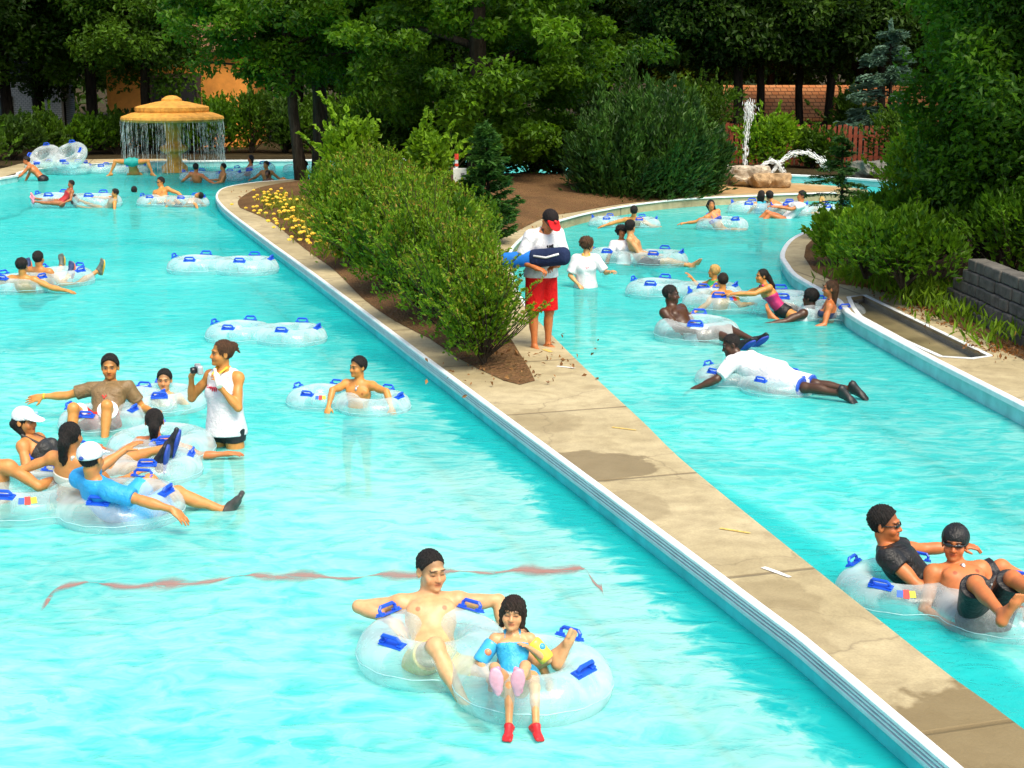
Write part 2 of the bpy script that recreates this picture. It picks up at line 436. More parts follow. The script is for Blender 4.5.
def concrete_mat(joint_dir, joint_gap, stains):
    m, nt, bs = new_mat('deck_concrete'); pos = geoco(nt)
    n1 = noise(nt, .55, 4, .6, pos); n2 = noise(nt, 6, 4, .65, pos); n3 = noise(nt, 60, 2, .6, pos)
    c = ramp(nt, n1.outputs[0], [(.3, (.33, .275, .15)), (.5, (.41, .345, .20)), (.7, (.48, .41, .25))]).outputs[0]
    c = mixc(nt, .5, c, ramp(nt, n2.outputs[0], [(.3, (.62, .60, .58)), (.7, (1.15, 1.15, 1.15))]).outputs[0], 'MULTIPLY')
    c = mixc(nt, .35, c, ramp(nt, n3.outputs[0], [(.35, (.7, .7, .7)), (.65, (1.1, 1.1, 1.1))]).outputs[0], 'MULTIPLY')
    sx = N(nt, 'ShaderNodeSeparateXYZ'); nt.links.new(pos, sx.inputs[0])
    wet = None
    for (x, y, rx, ry, dark) in stains:                              # damp patches left by splashes
        dx = math_(nt, 'MULTIPLY', math_(nt, 'SUBTRACT', sx.outputs[0], x), 1/rx); dy = math_(nt, 'MULTIPLY', math_(nt, 'SUBTRACT', sx.outputs[1], y), 1/ry)
        dd = math_(nt, 'SQRT', math_(nt, 'ADD', math_(nt, 'MULTIPLY', dx, dx), math_(nt, 'MULTIPLY', dy, dy)))
        dd = math_(nt, 'ADD', dd, math_(nt, 'MULTIPLY', math_(nt, 'SUBTRACT', noise(nt, 2.4, 4, .6, pos).outputs[0], .5), 1.6))
        s_ = ramp(nt, dd, [(.80, (dark,)*3), (.92, (0, 0, 0))]).outputs[0]
        wet = s_ if wet is None else math_(nt, 'MAXIMUM', wet, s_)
    j = None
    if joint_dir is not None:
        t = math_(nt, 'ADD', math_(nt, 'MULTIPLY', sx.outputs[0], joint_dir[0]/joint_gap), math_(nt, 'MULTIPLY', sx.outputs[1], joint_dir[1]/joint_gap))
        fr = math_(nt, 'ABSOLUTE', math_(nt, 'SUBTRACT', math_(nt, 'FRACT', t), .5))
        j = ramp(nt, fr, [(.0, (1, 1, 1)), (.007, (1, 1, 1)), (.010, (0, 0, 0))]).outputs[0]
        c = mixc(nt, math_(nt, 'MULTIPLY', j, .65), c, (.12, .09, .05))
    vc = N(nt, 'ShaderNodeTexVoronoi', feature='DISTANCE_TO_EDGE'); vc.inputs['Scale'].default_value = .55; vw = N(nt, 'ShaderNodeVectorMath', operation='MULTIPLY_ADD'); nt.links.new(noise(nt, 2.2, 4, .6, pos).outputs[1], vw.inputs[0]); vw.inputs[1].default_value = (.5, .5, 0); nt.links.new(pos, vw.inputs[2]); nt.links.new(vw.outputs[0], vc.inputs['Vector'])
    crk = ramp(nt, vc.outputs['Distance'], [(.0, (1, 1, 1)), (.006, (0, 0, 0))]).outputs[0]; c = mixc(nt, math_(nt, 'MULTIPLY', crk, math_(nt, 'MULTIPLY', n1.outputs[0], .8)), c, (.13, .10, .06))
    grime = noise(nt, 1.6, 5, .7, pos, 1.5); c = mixc(nt, .35, c, ramp(nt, grime.outputs[0], [(.36, (.58, .54, .48)), (.52, (1, 1, 1))]).outputs[0], 'MULTIPLY')
    rr = .85
    if wet is not None:
        c = mixc(nt, wet, c, (.17, .125, .055)); r_ = ramp(nt, wet, [(0, (.85,)*3), (1, (.35,)*3)]); nt.links.new(r_.outputs[0], bs.inputs['Roughness'])
    else: bs.inputs['Roughness'].default_value = rr
    nt.links.new(c, bs.inputs['Base Color']); bs.inputs['Specular IOR Level'].default_value = .3
    hh = math_(nt, 'ADD', n2.outputs[0], math_(nt, 'MULTIPLY', n3.outputs[0], .6))
    if j is not None: hh = math_(nt, 'SUBTRACT', hh, math_(nt, 'MULTIPLY', j, 3.0))
    bump(nt, hh, .35, .012, bs); return m
def mulch_mat(name, a, b, c):
    m, nt, bs = new_mat(name); pos = geoco(nt)
    n1 = noise(nt, .8, 3, .6, pos); n2 = noise(nt, 14, 5, .7, pos, 1.0); v = N(nt, 'ShaderNodeTexVoronoi'); v.inputs['Scale'].default_value = 22; nt.links.new(pos, v.inputs['Vector'])
    k = ramp(nt, n2.outputs[0], [(.3, a), (.52, b), (.75, c)]).outputs[0]
    k = mixc(nt, .5, k, mixc(nt, .5, v.outputs['Color'], k), 'MULTIPLY'); k = mixc(nt, .6, k, b)
    k = mixc(nt, .7, k, ramp(nt, n1.outputs[0], [(.3, (.5, .5, .5)), (.7, (1.2, 1.15, 1.1))]).outputs[0], 'MULTIPLY')
    nt.links.new(k, bs.inputs['Base Color']); bs.inputs['Roughness'].default_value = .95; bs.inputs['Specular IOR Level'].default_value = .1
    bump(nt, math_(nt, 'ADD', n2.outputs[0], v.outputs['Distance']), .9, .05, bs); return m
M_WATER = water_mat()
M_MULCH = mulch_mat('bark_mulch', (.085, .050, .022), (.20, .115, .052), (.36, .23, .115))
M_SOIL = mulch_mat('forest_soil', (.025, .022, .010), (.06, .045, .02), (.10, .08, .035))
M_WHITE = plain('white_pool_paint', (.74, .78, .78), .4, .1, 5, .1, .003)
M_TEAL = plain('turquoise_pool_paint', (.06, .56, .58), .5, .2, 3, .2, .01)
M_TEAL2 = plain('pale_turquoise_pool_paint', (.30, .62, .62), .5, .2, 3, .2, .01)
M_FLOOR = plain('pool_floor_paint', (.30, .78, .75), .6, .1, .9, .1, .01)

# ------------------------------------------------------------------ shorelines read off the photograph, as places on the deck
def ext(a, b, k):                                                    # carry a line on beyond b
    return b + (b-a)*k
left_px = [(850, 677), (755, 602), (560, 457), (464, 386), (321, 279), (271, 243), (236, 217)]
left_w = pix(left_px)
near0 = P(952, 768, DZ)
near_left = [ext(left_w[1], near0, 1.5)]
tip = pix([(222, 205), (217, 196), (223, 188.5), (240, 184.5), (264, 181.5), (299, 179)])
left_shore = catmull(near_left + left_w + tip, .35)
back_isle = pix([(340, 177.5), (420, 175.5), (520, 174), (640, 177), (740, 181), (800, 183), (850, 187), (868, 190)])
right_px = [(836, 192.5), (787, 194), (743, 196), (707, 197.5), (672, 200), (631, 205), (592, 212), (564, 219), (546, 225), (527, 234), (515, 244), (509.5, 253), (509.5, 265), (514, 285), (527, 308), (550, 333), (585, 368), (641, 420), (696, 472), (916, 649), (986, 701)]
right_w = pix(right_px); rn = ext(right_w[-2], right_w[-1], 3.0)
right_shore = catmull(right_w + [rn], .35)
isle = left_shore + back_isle + right_shore
jd = nrm((left_w[0]-left_w[-1])[:2])
st = [P(955, 712, DZ), P(594, 467, DZ), P(640, 505, DZ), P(545, 420, DZ), P(260, 184, DZ), P(780, 610, DZ)]
M_DECK = concrete_mat(jd, 2.35, [(st[0][0]+.1, st[0][1]-.25, .62, .75, .8), (st[1][0], st[1][1], .55, .5, .75), (st[2][0]-.1, st[2][1], .3, .45, .35), (st[3][0], st[3][1], .4, .5, .3), (st[4][0], st[4][1], 1.2, 1.0, .55), (st[5][0], st[5][1], .3, .8, .3)])
M_DECK2 = concrete_mat((1, .2), 2.6, [])
fill('deck', [isle], DZ, M_DECK, skirt=-1.0)
bed_px = [(240, 208), (271, 222), (305, 249), (335, 271), (362, 298), (396, 322), (430, 339), (457, 358), (504, 381), (520, 385), (535, 381), (520, 354), (505, 328), (495, 300), (487, 270), (484, 255), (490, 244), (510, 235), (546, 217.5), (574, 212.5), (620, 204.5), (672, 198.5), (700, 196.5), (705, 186), (640, 179.5), (520, 176.5), (420, 178.5), (340, 180.5), (299, 182.5), (264, 186.5), (248, 193), (238, 201)]
bedw = pix(bed_px)
bed = catmull(bedw + [bedw[0]], .5)[:-1]
fill('mulch_bed', [bed], DZ + .006, M_MULCH, spacing=.6, hfun=lambda x, y, d: .28*(1-math.exp(-d*.9)) + .03*math.sin(x*3.1)*math.sin(y*2.3)*min(1, d))
# tan paving of the terrace with the rock fountain
fill('terrace', [pix([(716, 194.8), (790, 192.2), (842, 190.5), (848, 188.4), (800, 184.8), (742, 183), (712, 185.5)])], DZ + .004, plain('tan_paving', (.36, .22, .085), .85, .25, 2.5, .3, .01))

bank_px = [(845, 213), (817, 227), (792, 239), (782, 254), (786, 264), (795, 275), (815, 287), (838, 300.5), (848, 312), (864, 322), (938, 361.5)]
bw = pix(bank_px); b_end = pix([(1024, 405)])[0]; bx = ext(bw[-1], b_end, 4.0)
bank_shore = catmull(pix([(1300, 206), (960, 206), (890, 207)]) + bw, .4) + [b_end, bx]
bank_out = bank_shore + [np.array([60., 4, 0]), np.array([75., 60, 0])]
sump = pix([(849, 297.5), (864, 295.5), (990, 356.5), (972, 359), (941, 357), (905, 341), (860, 316.5), (853, 307)])
fill('bank_deck', [bank_out, sump], DZ, M_DECK2, skirt=-1.0)
bsoil = pix([(1400, 209), (960, 209.5), (880, 211), (850, 218), (818, 234), (806, 246), (804, 257), (813, 271), (838, 284), (868, 288), (897, 296), (944, 320), (1024, 360), (1150, 422)]) + [np.array([60., 9, 0]), np.array([70., 50, 0])]
fill('bank_soil', [bsoil], DZ + .006, M_MULCH, spacing=1.2, hfun=lambda x, y, d: .5*(1-math.exp(-max(0, d-1.0)*.45)))

far_px = [(-400, 214), (-200, 196), (0, 178), (23, 171), (82, 165), (123, 162.3), (187, 160.8), (296, 159.8), (420, 159), (520, 160), (640, 165), (720, 171), (777, 174), (830, 176.5), (880, 180), (960, 186), (1100, 196), (1500, 205)]
far_shore = catmull(pix(far_px), .8)
ground_out = far_shore + [np.array([400., 45, 0]), np.array([400., 420, 0]), np.array([-400., 420, 0]), np.array([-400., 20, 0])]
fill('ground', [ground_out], DZ, M_SOIL, skirt=-1.0)
fs = [np.asarray(p) for p in catmull(pix([(-400, 211), (-200, 193.5), (0, 176), (23, 169.3), (82, 163.6), (123, 161)]), .8)]
fill('far_path', [pix([(-400, 214), (-200, 196), (0, 178), (23, 171), (82, 165), (123, 162.3), (187, 160.8), (187, 159), (120, 159), (60, 160), (20, 164), (0, 169), (-200, 184), (-400, 200)])], DZ + .005, M_DECK2)

# copings and gutters
lip = [(-.022, DZ+.003), (-.016, DZ+.010), (.022, DZ+.010), (.034, DZ-.002), (.034, DZ-.020), (.012, DZ-.026)]
zz = DZ-.028; gut = [(.012, zz)]
for k in range(3):
    gut += [(.034, zz-.004), (.034, zz-.014), (.008, zz-.017), (.008, zz-.024)]; zz -= .025
gut += [(.022, zz), (.022, zz-.015)]
sweep('coping', left_shore, lip, 1, M_WHITE); sweep('gutter', left_shore, gut, 1, plain('white_gutter_grille', (.60, .68, .70), .45, .1, 6))
low = [(-.05, DZ+.003), (-.04, DZ+.008), (.02, DZ+.008), (.03, DZ-.005), (.03, DZ-.03), (.006, DZ-.035), (.006, .02)]
ri = min(range(len(right_shore)), key=lambda i: np.linalg.norm(right_shore[i][:2]-P(540, 321, DZ)[:2]))
sweep('coping', right_shore[:ri], lip, 1, M_WHITE)
blip = [(-.05, DZ+.003), (-.04, DZ+.012), (.02, DZ+.012), (.034, DZ), (.034, DZ-.05), (.012, DZ-.056)]
sweep('coping', bank_shore, blip, -1, M_WHITE); sweep('pool_wall', bank_shore, [(.008, DZ-.05), (.008, -.9)], -1, M_TEAL2)
sweep('coping', far_shore, blip, -1, M_WHITE); sweep('pool_wall', far_shore, [(.008, DZ-.05), (.008, -.9)], -1, M_TEAL2)
sweep('pool_wall', left_shore, [(.010, DZ-.09), (.010, -.9)], 1, M_TEAL)
swall = sump + [sump[0]]
sweep('sump_wall', swall, [(0.0, DZ-.04), (0.0, -.5)], 1, M_WHITE)
sweep('sump_rim', swall, [(-.025, DZ+.004), (-.025, DZ+.012), (.035, DZ+.012), (.035, DZ+.004)], 1, M_WHITE)
fill('sump_water', [sump], .10, plain('murky_sump_water', (.20, .165, .085), .3, .45, 2.2, .1, .01))

# the water itself and what lies under it
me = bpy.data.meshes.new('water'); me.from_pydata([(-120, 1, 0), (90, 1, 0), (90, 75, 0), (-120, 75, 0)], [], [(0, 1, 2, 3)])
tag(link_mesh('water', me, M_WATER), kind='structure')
me = bpy.data.meshes.new('pool_floor'); me.from_pydata([(-120, 0, -.98), (90, 0, -.98), (90, 76, -.98), (-120, 76, -.98)], [], [(0, 1, 2, 3)])
tag(link_mesh('pool_floor', me, M_FLOOR), kind='structure')
# red-brown line as a film on the water, refraction wobble put into its shape
rnd = random.Random(4)
def wavy(pxs, wd, z):
    c = catmull([P(a, b, z) for a, b in pxs], .06); vsx = []
    for i, p in enumerate(c):
        o = .03*math.sin(i*.31)+.03*math.sin(i*.83+1); h_ = wd*(.55+.4*math.sin(i*.47+.5)+.25*math.sin(i*1.3))
        vsx += [(p[0], p[1]+o-h_*1.5, z), (p[0], p[1]+o, z), (p[0], p[1]+o+h_*1.5, z)]
    me = bpy.data.meshes.new('floor_line'); me.from_pydata(vsx, [], [(3*i+k, 3*i+3+k, 3*i+4+k, 3*i+1+k) for i in range(len(c)-1) for k in (0, 1)])
    a = me.color_attributes.new('tone', 'FLOAT_COLOR', 'POINT')
    for i in range(len(vsx)): a.data[i].color = (1, 1, 1, 1) if i % 3 == 1 else (0, 0, 0, 1)
    return me
def line_mat():
    m, nt, bs = new_mat('brown_film'); out = nt.nodes['Material Output']; pos = geoco(nt)
    mp = N(nt, 'ShaderNodeMapping'); mp.inputs['Scale'].default_value = (2.2, 7, 1); nt.links.new(pos, mp.inputs[0]); n = noise(nt, 1.3, 4, .6, mp.outputs[0], 1.2)
    bs.inputs['Base Color'].default_value = (.40, .15, .11, 1); bs.inputs['Roughness'].default_value = .35; tr = N(nt, 'ShaderNodeBsdfTransparent'); mx = N(nt, 'ShaderNodeMixShader')
    r = ramp(nt, n.outputs[0], [(.26, (0, 0, 0)), (.46, (.8,)*3)]); va = N(nt, 'ShaderNodeVertexColor'); va.layer_name = 'tone'; nt.links.new(math_(nt, 'MULTIPLY', r.outputs[0], va.outputs[0]), mx.inputs[0]); nt.links.new(tr.outputs[0], mx.inputs[1]); nt.links.new(bs.outputs[0], mx.inputs[2]); nt.links.new(mx.outputs[0], out.inputs[0]); return m
M_LINE = line_mat()
tag(link_mesh('floor_line', wavy([(45, 607), (52, 592), (80, 585), (160, 584), (240, 578), (330, 576), (440, 574), (540, 569), (580, 568), (592, 580), (603, 592)], .095, .004), M_LINE), kind='structure')  # film on the water, not a line on the floor

# worn paint marks on the deck
def mark(pts, wd, mat):
    a, b = [P(x, y, DZ+.005) for x, y in pts]; d = nrm(b-a); n_ = np.array([-d[1], d[0], 0])*wd
    me = bpy.data.meshes.new('paint_mark'); me.from_pydata([tuple(a-n_), tuple(b-n_*.7), tuple(b+n_*.8), tuple((a+b)/2+n_*1.2), tuple(a+n_)], [], [(0, 1, 2, 3, 4)])
    tag(link_mesh('paint_mark', me, mat), kind='structure')
M_YEL = plain('worn_yellow_paint', (.62, .42, .10), .7, .3, 30); M_WHT = plain('worn_white_paint', (.72, .72, .68), .7, .2, 30)
mark([(720, 528), (750, 533)], .016, M_YEL); mark([(763, 567), (790, 577)], .02, M_WHT); mark([(612, 427), (636, 430)], .015, M_YEL); mark([(544, 349), (551, 352)], .03, M_YEL)
mark([(205+352, 366), (575, 368)], .02, M_WHT)
# ------------------------------------------------------------------ vegetation
def leaf_mat(name, c1, c2, trans=.35, rough=.5, tip=None):
    m, nt, bs = new_mat(name); out = nt.nodes['Material Output']
    a = N(nt, 'ShaderNodeVertexColor'); a.layer_name = 'tone'; sep = N(nt, 'ShaderNodeSeparateColor'); nt.links.new(a.outputs[0], sep.inputs[0])
    r = ramp(nt, sep.outputs[0], [(.1, c1), (.86, c2), (.97, tip)] if tip else [(.1, c1), (.9, c2)])
    bs.inputs['Roughness'].default_value = rough; bs.inputs['Specular IOR Level'].default_value = .22
    nt.links.new(r.outputs[0], bs.inputs['Base Color'])
    t = N(nt, 'ShaderNodeBsdfTranslucent'); tc = mixc(nt, .4, r.outputs[0], (c2[0]*1.6, c2[1]*1.5, c2[2]*.5)); nt.links.new(tc, t.inputs[0])
    mx = N(nt, 'ShaderNodeMixShader'); mx.inputs[0].default_value = trans; nt.links.new(bs.outputs[0], mx.inputs[1]); nt.links.new(t.outputs[0], mx.inputs[2])
    nt.links.new(mx.outputs[0], out.inputs[0]); return m
L_OAK = leaf_mat('oak_leaves', (.020, .070, .003), (.115, .245, .008), .42)
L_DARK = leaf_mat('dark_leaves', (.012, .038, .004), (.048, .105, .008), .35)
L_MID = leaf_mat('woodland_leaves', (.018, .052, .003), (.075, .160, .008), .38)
L_BRIGHT = leaf_mat('bright_leaves', (.05, .13, .005), (.20, .36, .014), .42)
L_HEDGE = leaf_mat('shrub_leaves', (.022, .080, .004), (.185, .32, .013), .40, tip=(.30, .20, .03))
L_CEDAR = leaf_mat('cedar_sprays', (.012, .045, .007), (.052, .125, .014), .25)
L_SPRUCE = leaf_mat('blue_spruce_needles', (.045, .10, .065), (.13, .235, .165), .2)
L_PINE = leaf_mat('pine_needles', (.016, .062, .012), (.065, .17, .024), .25)
L_VINE = leaf_mat('vine_leaves', (.022, .075, .004), (.11, .25, .010), .42)
L_WEED = leaf_mat('weeds', (.10, .14, .012), (.26, .28, .03), .35)
def bark(name, a, b):
    m, nt, bs = new_mat(name); mp = N(nt, 'ShaderNodeMapping'); mp.inputs['Scale'].default_value = (9, 9, 1.6); nt.links.new(objco(nt), mp.inputs[0])
    n = noise(nt, 1.6, 5, .65, mp.outputs[0], .8); r = ramp(nt, n.outputs[0], [(.3, a), (.7, b)]); nt.links.new(r.outputs[0], bs.inputs['Base Color'])
    bs.inputs['Roughness'].default_value = .95; bs.inputs['Specular IOR Level'].default_value = .1; bump(nt, n.outputs[0], .9, .05, bs); return m
M_BARK = bark('grey_brown_bark', (.020, .015, .010), (.075, .06, .042)); M_BARKD = bark('dark_bark', (.010, .008, .006), (.035, .028, .02))

def leaves(name, C, D, size, asp, tone, rng, up=.5, spread=1.0, fold=.25):
    """one rhombic leaf or sprig at each C pointing along D"""
    n = len(C); D = D + rng.normal(0, 1, (n, 3))*spread; D /= np.linalg.norm(D, axis=1)[:, None]+1e-9
    U = rng.normal(0, 1, (n, 3)); U[:, 2] += up*2.2; S = np.cross(D, U); S /= np.linalg.norm(S, axis=1)[:, None]+1e-9
    Nn = np.cross(S, D); s = (size*rng.uniform(.6, 1.35, n))[:, None]
    b = C - D*s*.5; t = C + D*s*.5 - Nn*s*.10; l = C + S*s*asp*.5 + Nn*s*fold*asp - D*s*.05; r = C - S*s*asp*.5 + Nn*s*fold*asp - D*s*.05
    V = np.stack([b, r, t, l], 1).reshape(-1, 3); Q = np.arange(4*n).reshape(-1, 4)
    tn = np.clip(tone + rng.normal(0, .16, n), 0, 1); cc = np.repeat(tn, 4); col = np.stack([cc, cc, cc], 1)
    return V, Q, col
def pack(name, parts, mat, parent=None):
    o = 0; Vs, Qs, Cs = [], [], []
    for V, Q, c in parts: Vs.append(V); Qs.append(Q+o); Cs.append(c); o += len(V)
    return link_mesh(name, np_mesh(name, np.concatenate(Vs), quads=np.concatenate(Qs), smooth=False, colors=np.concatenate(Cs)), mat, parent)
def clump_leaves(rng, clumps, per, size, asp=.6, flat=.7, tone_var=.25, hang=-.15, spread=.8, dens=1.0):
    parts = []
    for (c, r) in clumps:
        n = max(6, int(per*dens)); d = rng.normal(0, 1, (n, 3)); d /= np.linalg.norm(d, axis=1)[:, None]
        rad = r*rng.uniform(0, 1, n)**.45
        C = np.asarray(c) + d*rad[:, None]*np.array([1, 1, flat]); D = d*np.array([1, 1, .35]) + np.array([0, 0, hang])
        base = np.clip(.45 + rng.normal(0, tone_var), .05, .95)
        parts.append(leaves('l', C, D, size, asp, base, rng, spread=spread))
    return parts
def trunk_mb(h, r0, lean=(0, 0), limbs=(), rng=None, seg=9):
    mb = MB(); pts = []; rr = []
    n = 8
    for i in range(n+1):
        t = i/n; wob = (rng.normal(0, .03, 2)*h*.12*(0 < i < n)) if rng is not None else (0, 0)
        pts.append((lean[0]*t*h+wob[0], lean[1]*t*h+wob[1], t*h-.1)); rr.append(r0*(1.25 if i == 0 else 1)*(1-.62*t))
    mb.tube(pts, rr, seg)
    for (z, d, L, r) in limbs:
        t = z/h; b = Vector((lean[0]*z, lean[1]*z, z)); d = Vector(d).normalized()
        mb.tube([b, b+d*L*.5+Vector((0, 0, L*.06)), b+d*L], [r, r*.6, r*.22], 6)
    return mb
def broad_tree(name, label, loc, h, r0, cz, cr, seed, mat, nclump=60, per=90, size=.22, group=None, lean=(0, 0), bm=None, low=None, cat='tree', csize=(.5, 1.0), flat=.7):
    """trunk with limbs and a crown of leaf clumps"""
    rng = np.random.default_rng(seed); t = empty(name, loc); tag(t, label, cat, group)
    cl = []
    while len(cl) < nclump:
        d = rng.normal(0, 1, 3); d /= np.linalg.norm(d); rad = rng.uniform(.25, 1)**.6
        c = np.array([d[0]*cr[0]*rad + lean[0]*cz, d[1]*cr[1]*rad + lean[1]*cz, cz + d[2]*cr[2]*rad])
        if c[2] < .25 or (low and c[2] < low(c)): continue
        cl.append((c, rng.uniform(*csize)))
    limbs = []
    for (c, r) in cl[:9]:
        z = max(h*.25, min(h*.85, c[2]-.5)); b = np.array([lean[0]*z, lean[1]*z, z]); v = c-b; limbs.append((z, v, float(np.linalg.norm(v)), r0*.38))
    trunk_mb(h, r0, lean, limbs, rng).build('trunk', bm or M_BARK, t, smooth=True)
    pack('crown', clump_leaves(rng, cl, per, size, flat=flat), mat, t); return t
def shrub(name, label, loc, rad, h, seed, mat, n=2600, size=.09, group=None, asp=.5, spiky=0.0, stems=True, lumps=11, cat='shrub', shoots=14):
    """multi-stem shrub: lumpy mound of leaf sprigs pointing outward and up"""
    rng = np.random.default_rng(seed); t = empty(name, loc); tag(t, label, cat, group)
    parts = []; mb = MB()
    for k in range(lumps):
        a = rng.uniform(0, 6.28); q = rng.uniform(0, .75) if k else 0; c = np.array([math.cos(a)*rad*q, math.sin(a)*rad*q, h*(rng.uniform(.25, .62) if k else .5)])
        r = rad*rng.uniform(.32, .52); m = int(n/lumps); d = rng.normal(0, 1, (m, 3)); d /= np.linalg.norm(d, axis=1)[:, None]; d[:, 2] = np.where(d[:, 2] < -.5, -d[:, 2], d[:, 2])
        hz = min(h*.5, h-c[2]); C = c + d*(rng.uniform(.35, 1, m)**.5)[:, None]*np.array([r, r, hz]); C[:, 2] = np.maximum(C[:, 2], .04)
        if spiky: C[:, 2] += rng.exponential(.06*h, m)*spiky
        D = d*np.array([1, 1, .8]) + np.array([0, 0, .5+spiky]); parts.append(leaves('l', C, D, size, asp, np.clip(.5+rng.normal(0, .2), .1, .9), rng, spread=.45))
        mb.tube([(0, 0, -.05), tuple(c*np.array([.45, .45, .5])), tuple(c)], [.035*rad+.008, .02*rad+.005, .006], 5)
    for k in range(shoots):                                          # young upright shoots that break the outline
        a = rng.uniform(0, 6.28); q = rng.uniform(.1, .98); b = np.array([math.cos(a)*rad*q, math.sin(a)*rad*q, h*(.98-.5*q*q)*rng.uniform(.7, 1)]); L = h*rng.uniform(.18, .42); d = nrm([rng.normal(0, .25)+math.cos(a)*q*1.1, rng.normal(0, .25)+math.sin(a)*q*1.1, 1.05-.4*q])
        m = 26; u = rng.uniform(0, 1, m); C = b + d*(u*L)[:, None] + rng.normal(0, 1, (m, 3))*(.035*rad*(1.2-u))[:, None]; parts.append(leaves('l', C, np.tile(d, (m, 1)), size*.9, asp, .75, rng, spread=.6))
        mb.tube([(0, 0, -.02), tuple(b*np.array([.8, .8, .7])), tuple(b+d*L*.9)], [.010, .006, .003], 4)
    pack('leaves', parts, mat, t)
    if stems: mb.build('stems', M_BARK, t)
    else: mb.bm.free()
    return t
def juniper(name, label, loc, rad, h, seed, mat, n=5200, size=.17, group=None, lean=.0):
    """dense conifer shrub of upswept plumes"""
    rng = np.random.default_rng(seed); t = empty(name, loc); tag(t, label, 'shrub', group); parts = []; mb = MB()
    for k in range(46):
        a = rng.uniform(0, 6.28); q = rng.uniform(.1, 1)**.6; base = np.array([math.cos(a)*rad*.45*q, math.sin(a)*rad*.45*q, h*.05])
        L = h*rng.uniform(.35, 1.0)*(1-.45*q**2); tip_ = base + np.array([math.cos(a)*rad*.62*q, math.sin(a)*rad*.62*q, L])
        m = n//46; u = rng.uniform(0.02, 1, m); C = base + (tip_-base)*u[:, None] + rng.normal(0, 1, (m, 3))*(rad*.20*(1.15-u))[:, None]*np.array([1, 1, .8]); C[:, 2] = np.maximum(C[:, 2], .05)
        D = np.tile(nrm(tip_-base)*1.3, (m, 1)) + (C-base-(tip_-base)*u[:, None])*2.2/rad; parts.append(leaves('l', C, D, size, .34, np.clip(.25+.35*rng.normal(0, .6)+.45*tip_[2]/h*rng.random(), .05, .95), rng, spread=.5))
        if k % 4 == 0: mb.tube([tuple(base*np.array([.3, .3, 0])), tuple(base+(tip_-base)*.5)], [.05, .015], 5)
    pack('needle_sprays', parts, mat, t); mb.build('stems', M_BARKD, t); return t
def layered_conifer(name, label, loc, h, rad, seed, mat, whorls=11, r0=.09, start=.12, size=.2, n=70, group=None, droop=.1, asp=.3, tiers=None, cat='tree'):
    """conifer with whorls of flat spreading branches along one straight trunk"""
    rng = np.random.default_rng(seed); t = empty(name, loc); tag(t, label, cat, group); parts = []; mb = MB()
    mb.tube([(0, 0, -.1), (.02*h, 0, h*.5), (0, 0, h)], [r0, r0*.6, .012], 8)
    for k in range(whorls):
        z = h*(start + (1-start)*(k/whorls)); L0 = rad*(1-.82*(k/whorls)**1.1)*(tiers(k/whorls) if tiers else 1)
        for j in range(6):
            a = rng.uniform(0, 6.28); L = L0*rng.uniform(.7, 1.1); d = np.array([math.cos(a), math.sin(a), 0])
            z2 = z + rng.uniform(-.03, .03)*h; e = d*L + np.array([0, 0, z2-droop*L]); b = np.array([0, 0, z2])
            mb.tube([tuple(b), tuple((b+e)/2+np.array([0, 0, .05*L])), tuple(e)], [.022*h/4, .012*h/4, .004], 4, caps=False)
            u = rng.uniform(.12, 1, n)**.8; C = b + (e-b)*u[:, None]; s_ = np.cross(d, [0, 0, 1]); w_ = rng.uniform(-1, 1, n)*L*.30*(1.1-u); C += s_*w_[:, None]; C[:, 2] += rng.normal(0, .025*rad, n)
            D = d[None, :]*.8 + s_[None, :]*np.sign(w_)[:, None]*.6 + np.array([0, 0, .1]); parts.append(leaves('l', C, D, size, asp, np.clip(.5+rng.normal(0, .2), .05, .95), rng, up=1.0, spread=.3))
    C = np.stack([rng.normal(0, .03, 60), rng.normal(0, .03, 60), rng.uniform(.9, 1.03, 60)*h], 1); parts.append(leaves('l', C, np.tile([0, 0, 1.], (60, 1)), size*.8, asp, .6, rng, spread=.4))
    pack('needles', parts, mat, t); mb.build('trunk', M_BARKD, t, smooth=True); return t
GZ = DZ
def G(px, py, z=DZ): p = P(px, py, z); return (float(p[0]), float(p[1]), z)

# --- island: the big oak with drooping boughs, two trunks at the left, junipers
oc = P(478, 190, DZ)
def oak_low(c): return .15 + max(0, (1.4 - c[0])*.42) if c[0] < 1.4 else .2
broad_tree('oak_tree', 'broad bright green oak with boughs drooping over the mulch bed, fills the middle', (oc[0], oc[1]+1.0, DZ), 8.5, .3, 4.4, (4.6, 3.4, 4.6), 11, L_OAK, nclump=210, per=230, size=.17, low=lambda c: .35 + max(0, (1.9-c[0])*.36) + max(0, (c[0]-2.6)*.5), csize=(.45, .9), flat=.55)
t = broad_tree('forked_tree', 'slender dark tree leaning left by the tip of the island', G(302, 180), 8.0, .17, 4.6, (3.3, 2.4, 2.1), 12, L_OAK, nclump=125, per=170, size=.17, lean=(-.07, 0), low=lambda c: 2.1 + .22*abs(c[0]+1.2), csize=(.4, .8), flat=.55)
t = broad_tree('shade_tree', 'thick straight tree trunk right of the leaning slender one on the island', G(321, 176.5), 9.0, .24, 5.6, (3.4, 2.6, 2.8), 13, L_OAK, nclump=120, per=140, size=.19, low=lambda c: 3.0 + .25*abs(c[0]))
gj = 'dark junipers behind the right river'
for i, (px, py, rd, h, lb) in enumerate([(614, 199, 1.3, 2.9, 'dark juniper nearest the oak behind the right river'), (652, 197, 1.45, 3.1, 'tallest dark juniper in the middle of the juniper thicket'), (690, 194, 1.0, 2.5, 'dark juniper beside the rock fountain and water jet'), (636, 188, 1.7, 3.5, 'dark juniper rising behind the front row of junipers')]):
    juniper('juniper', lb, G(px, py), rd, h, 30+i, L_CEDAR, group=gj, n=13000)
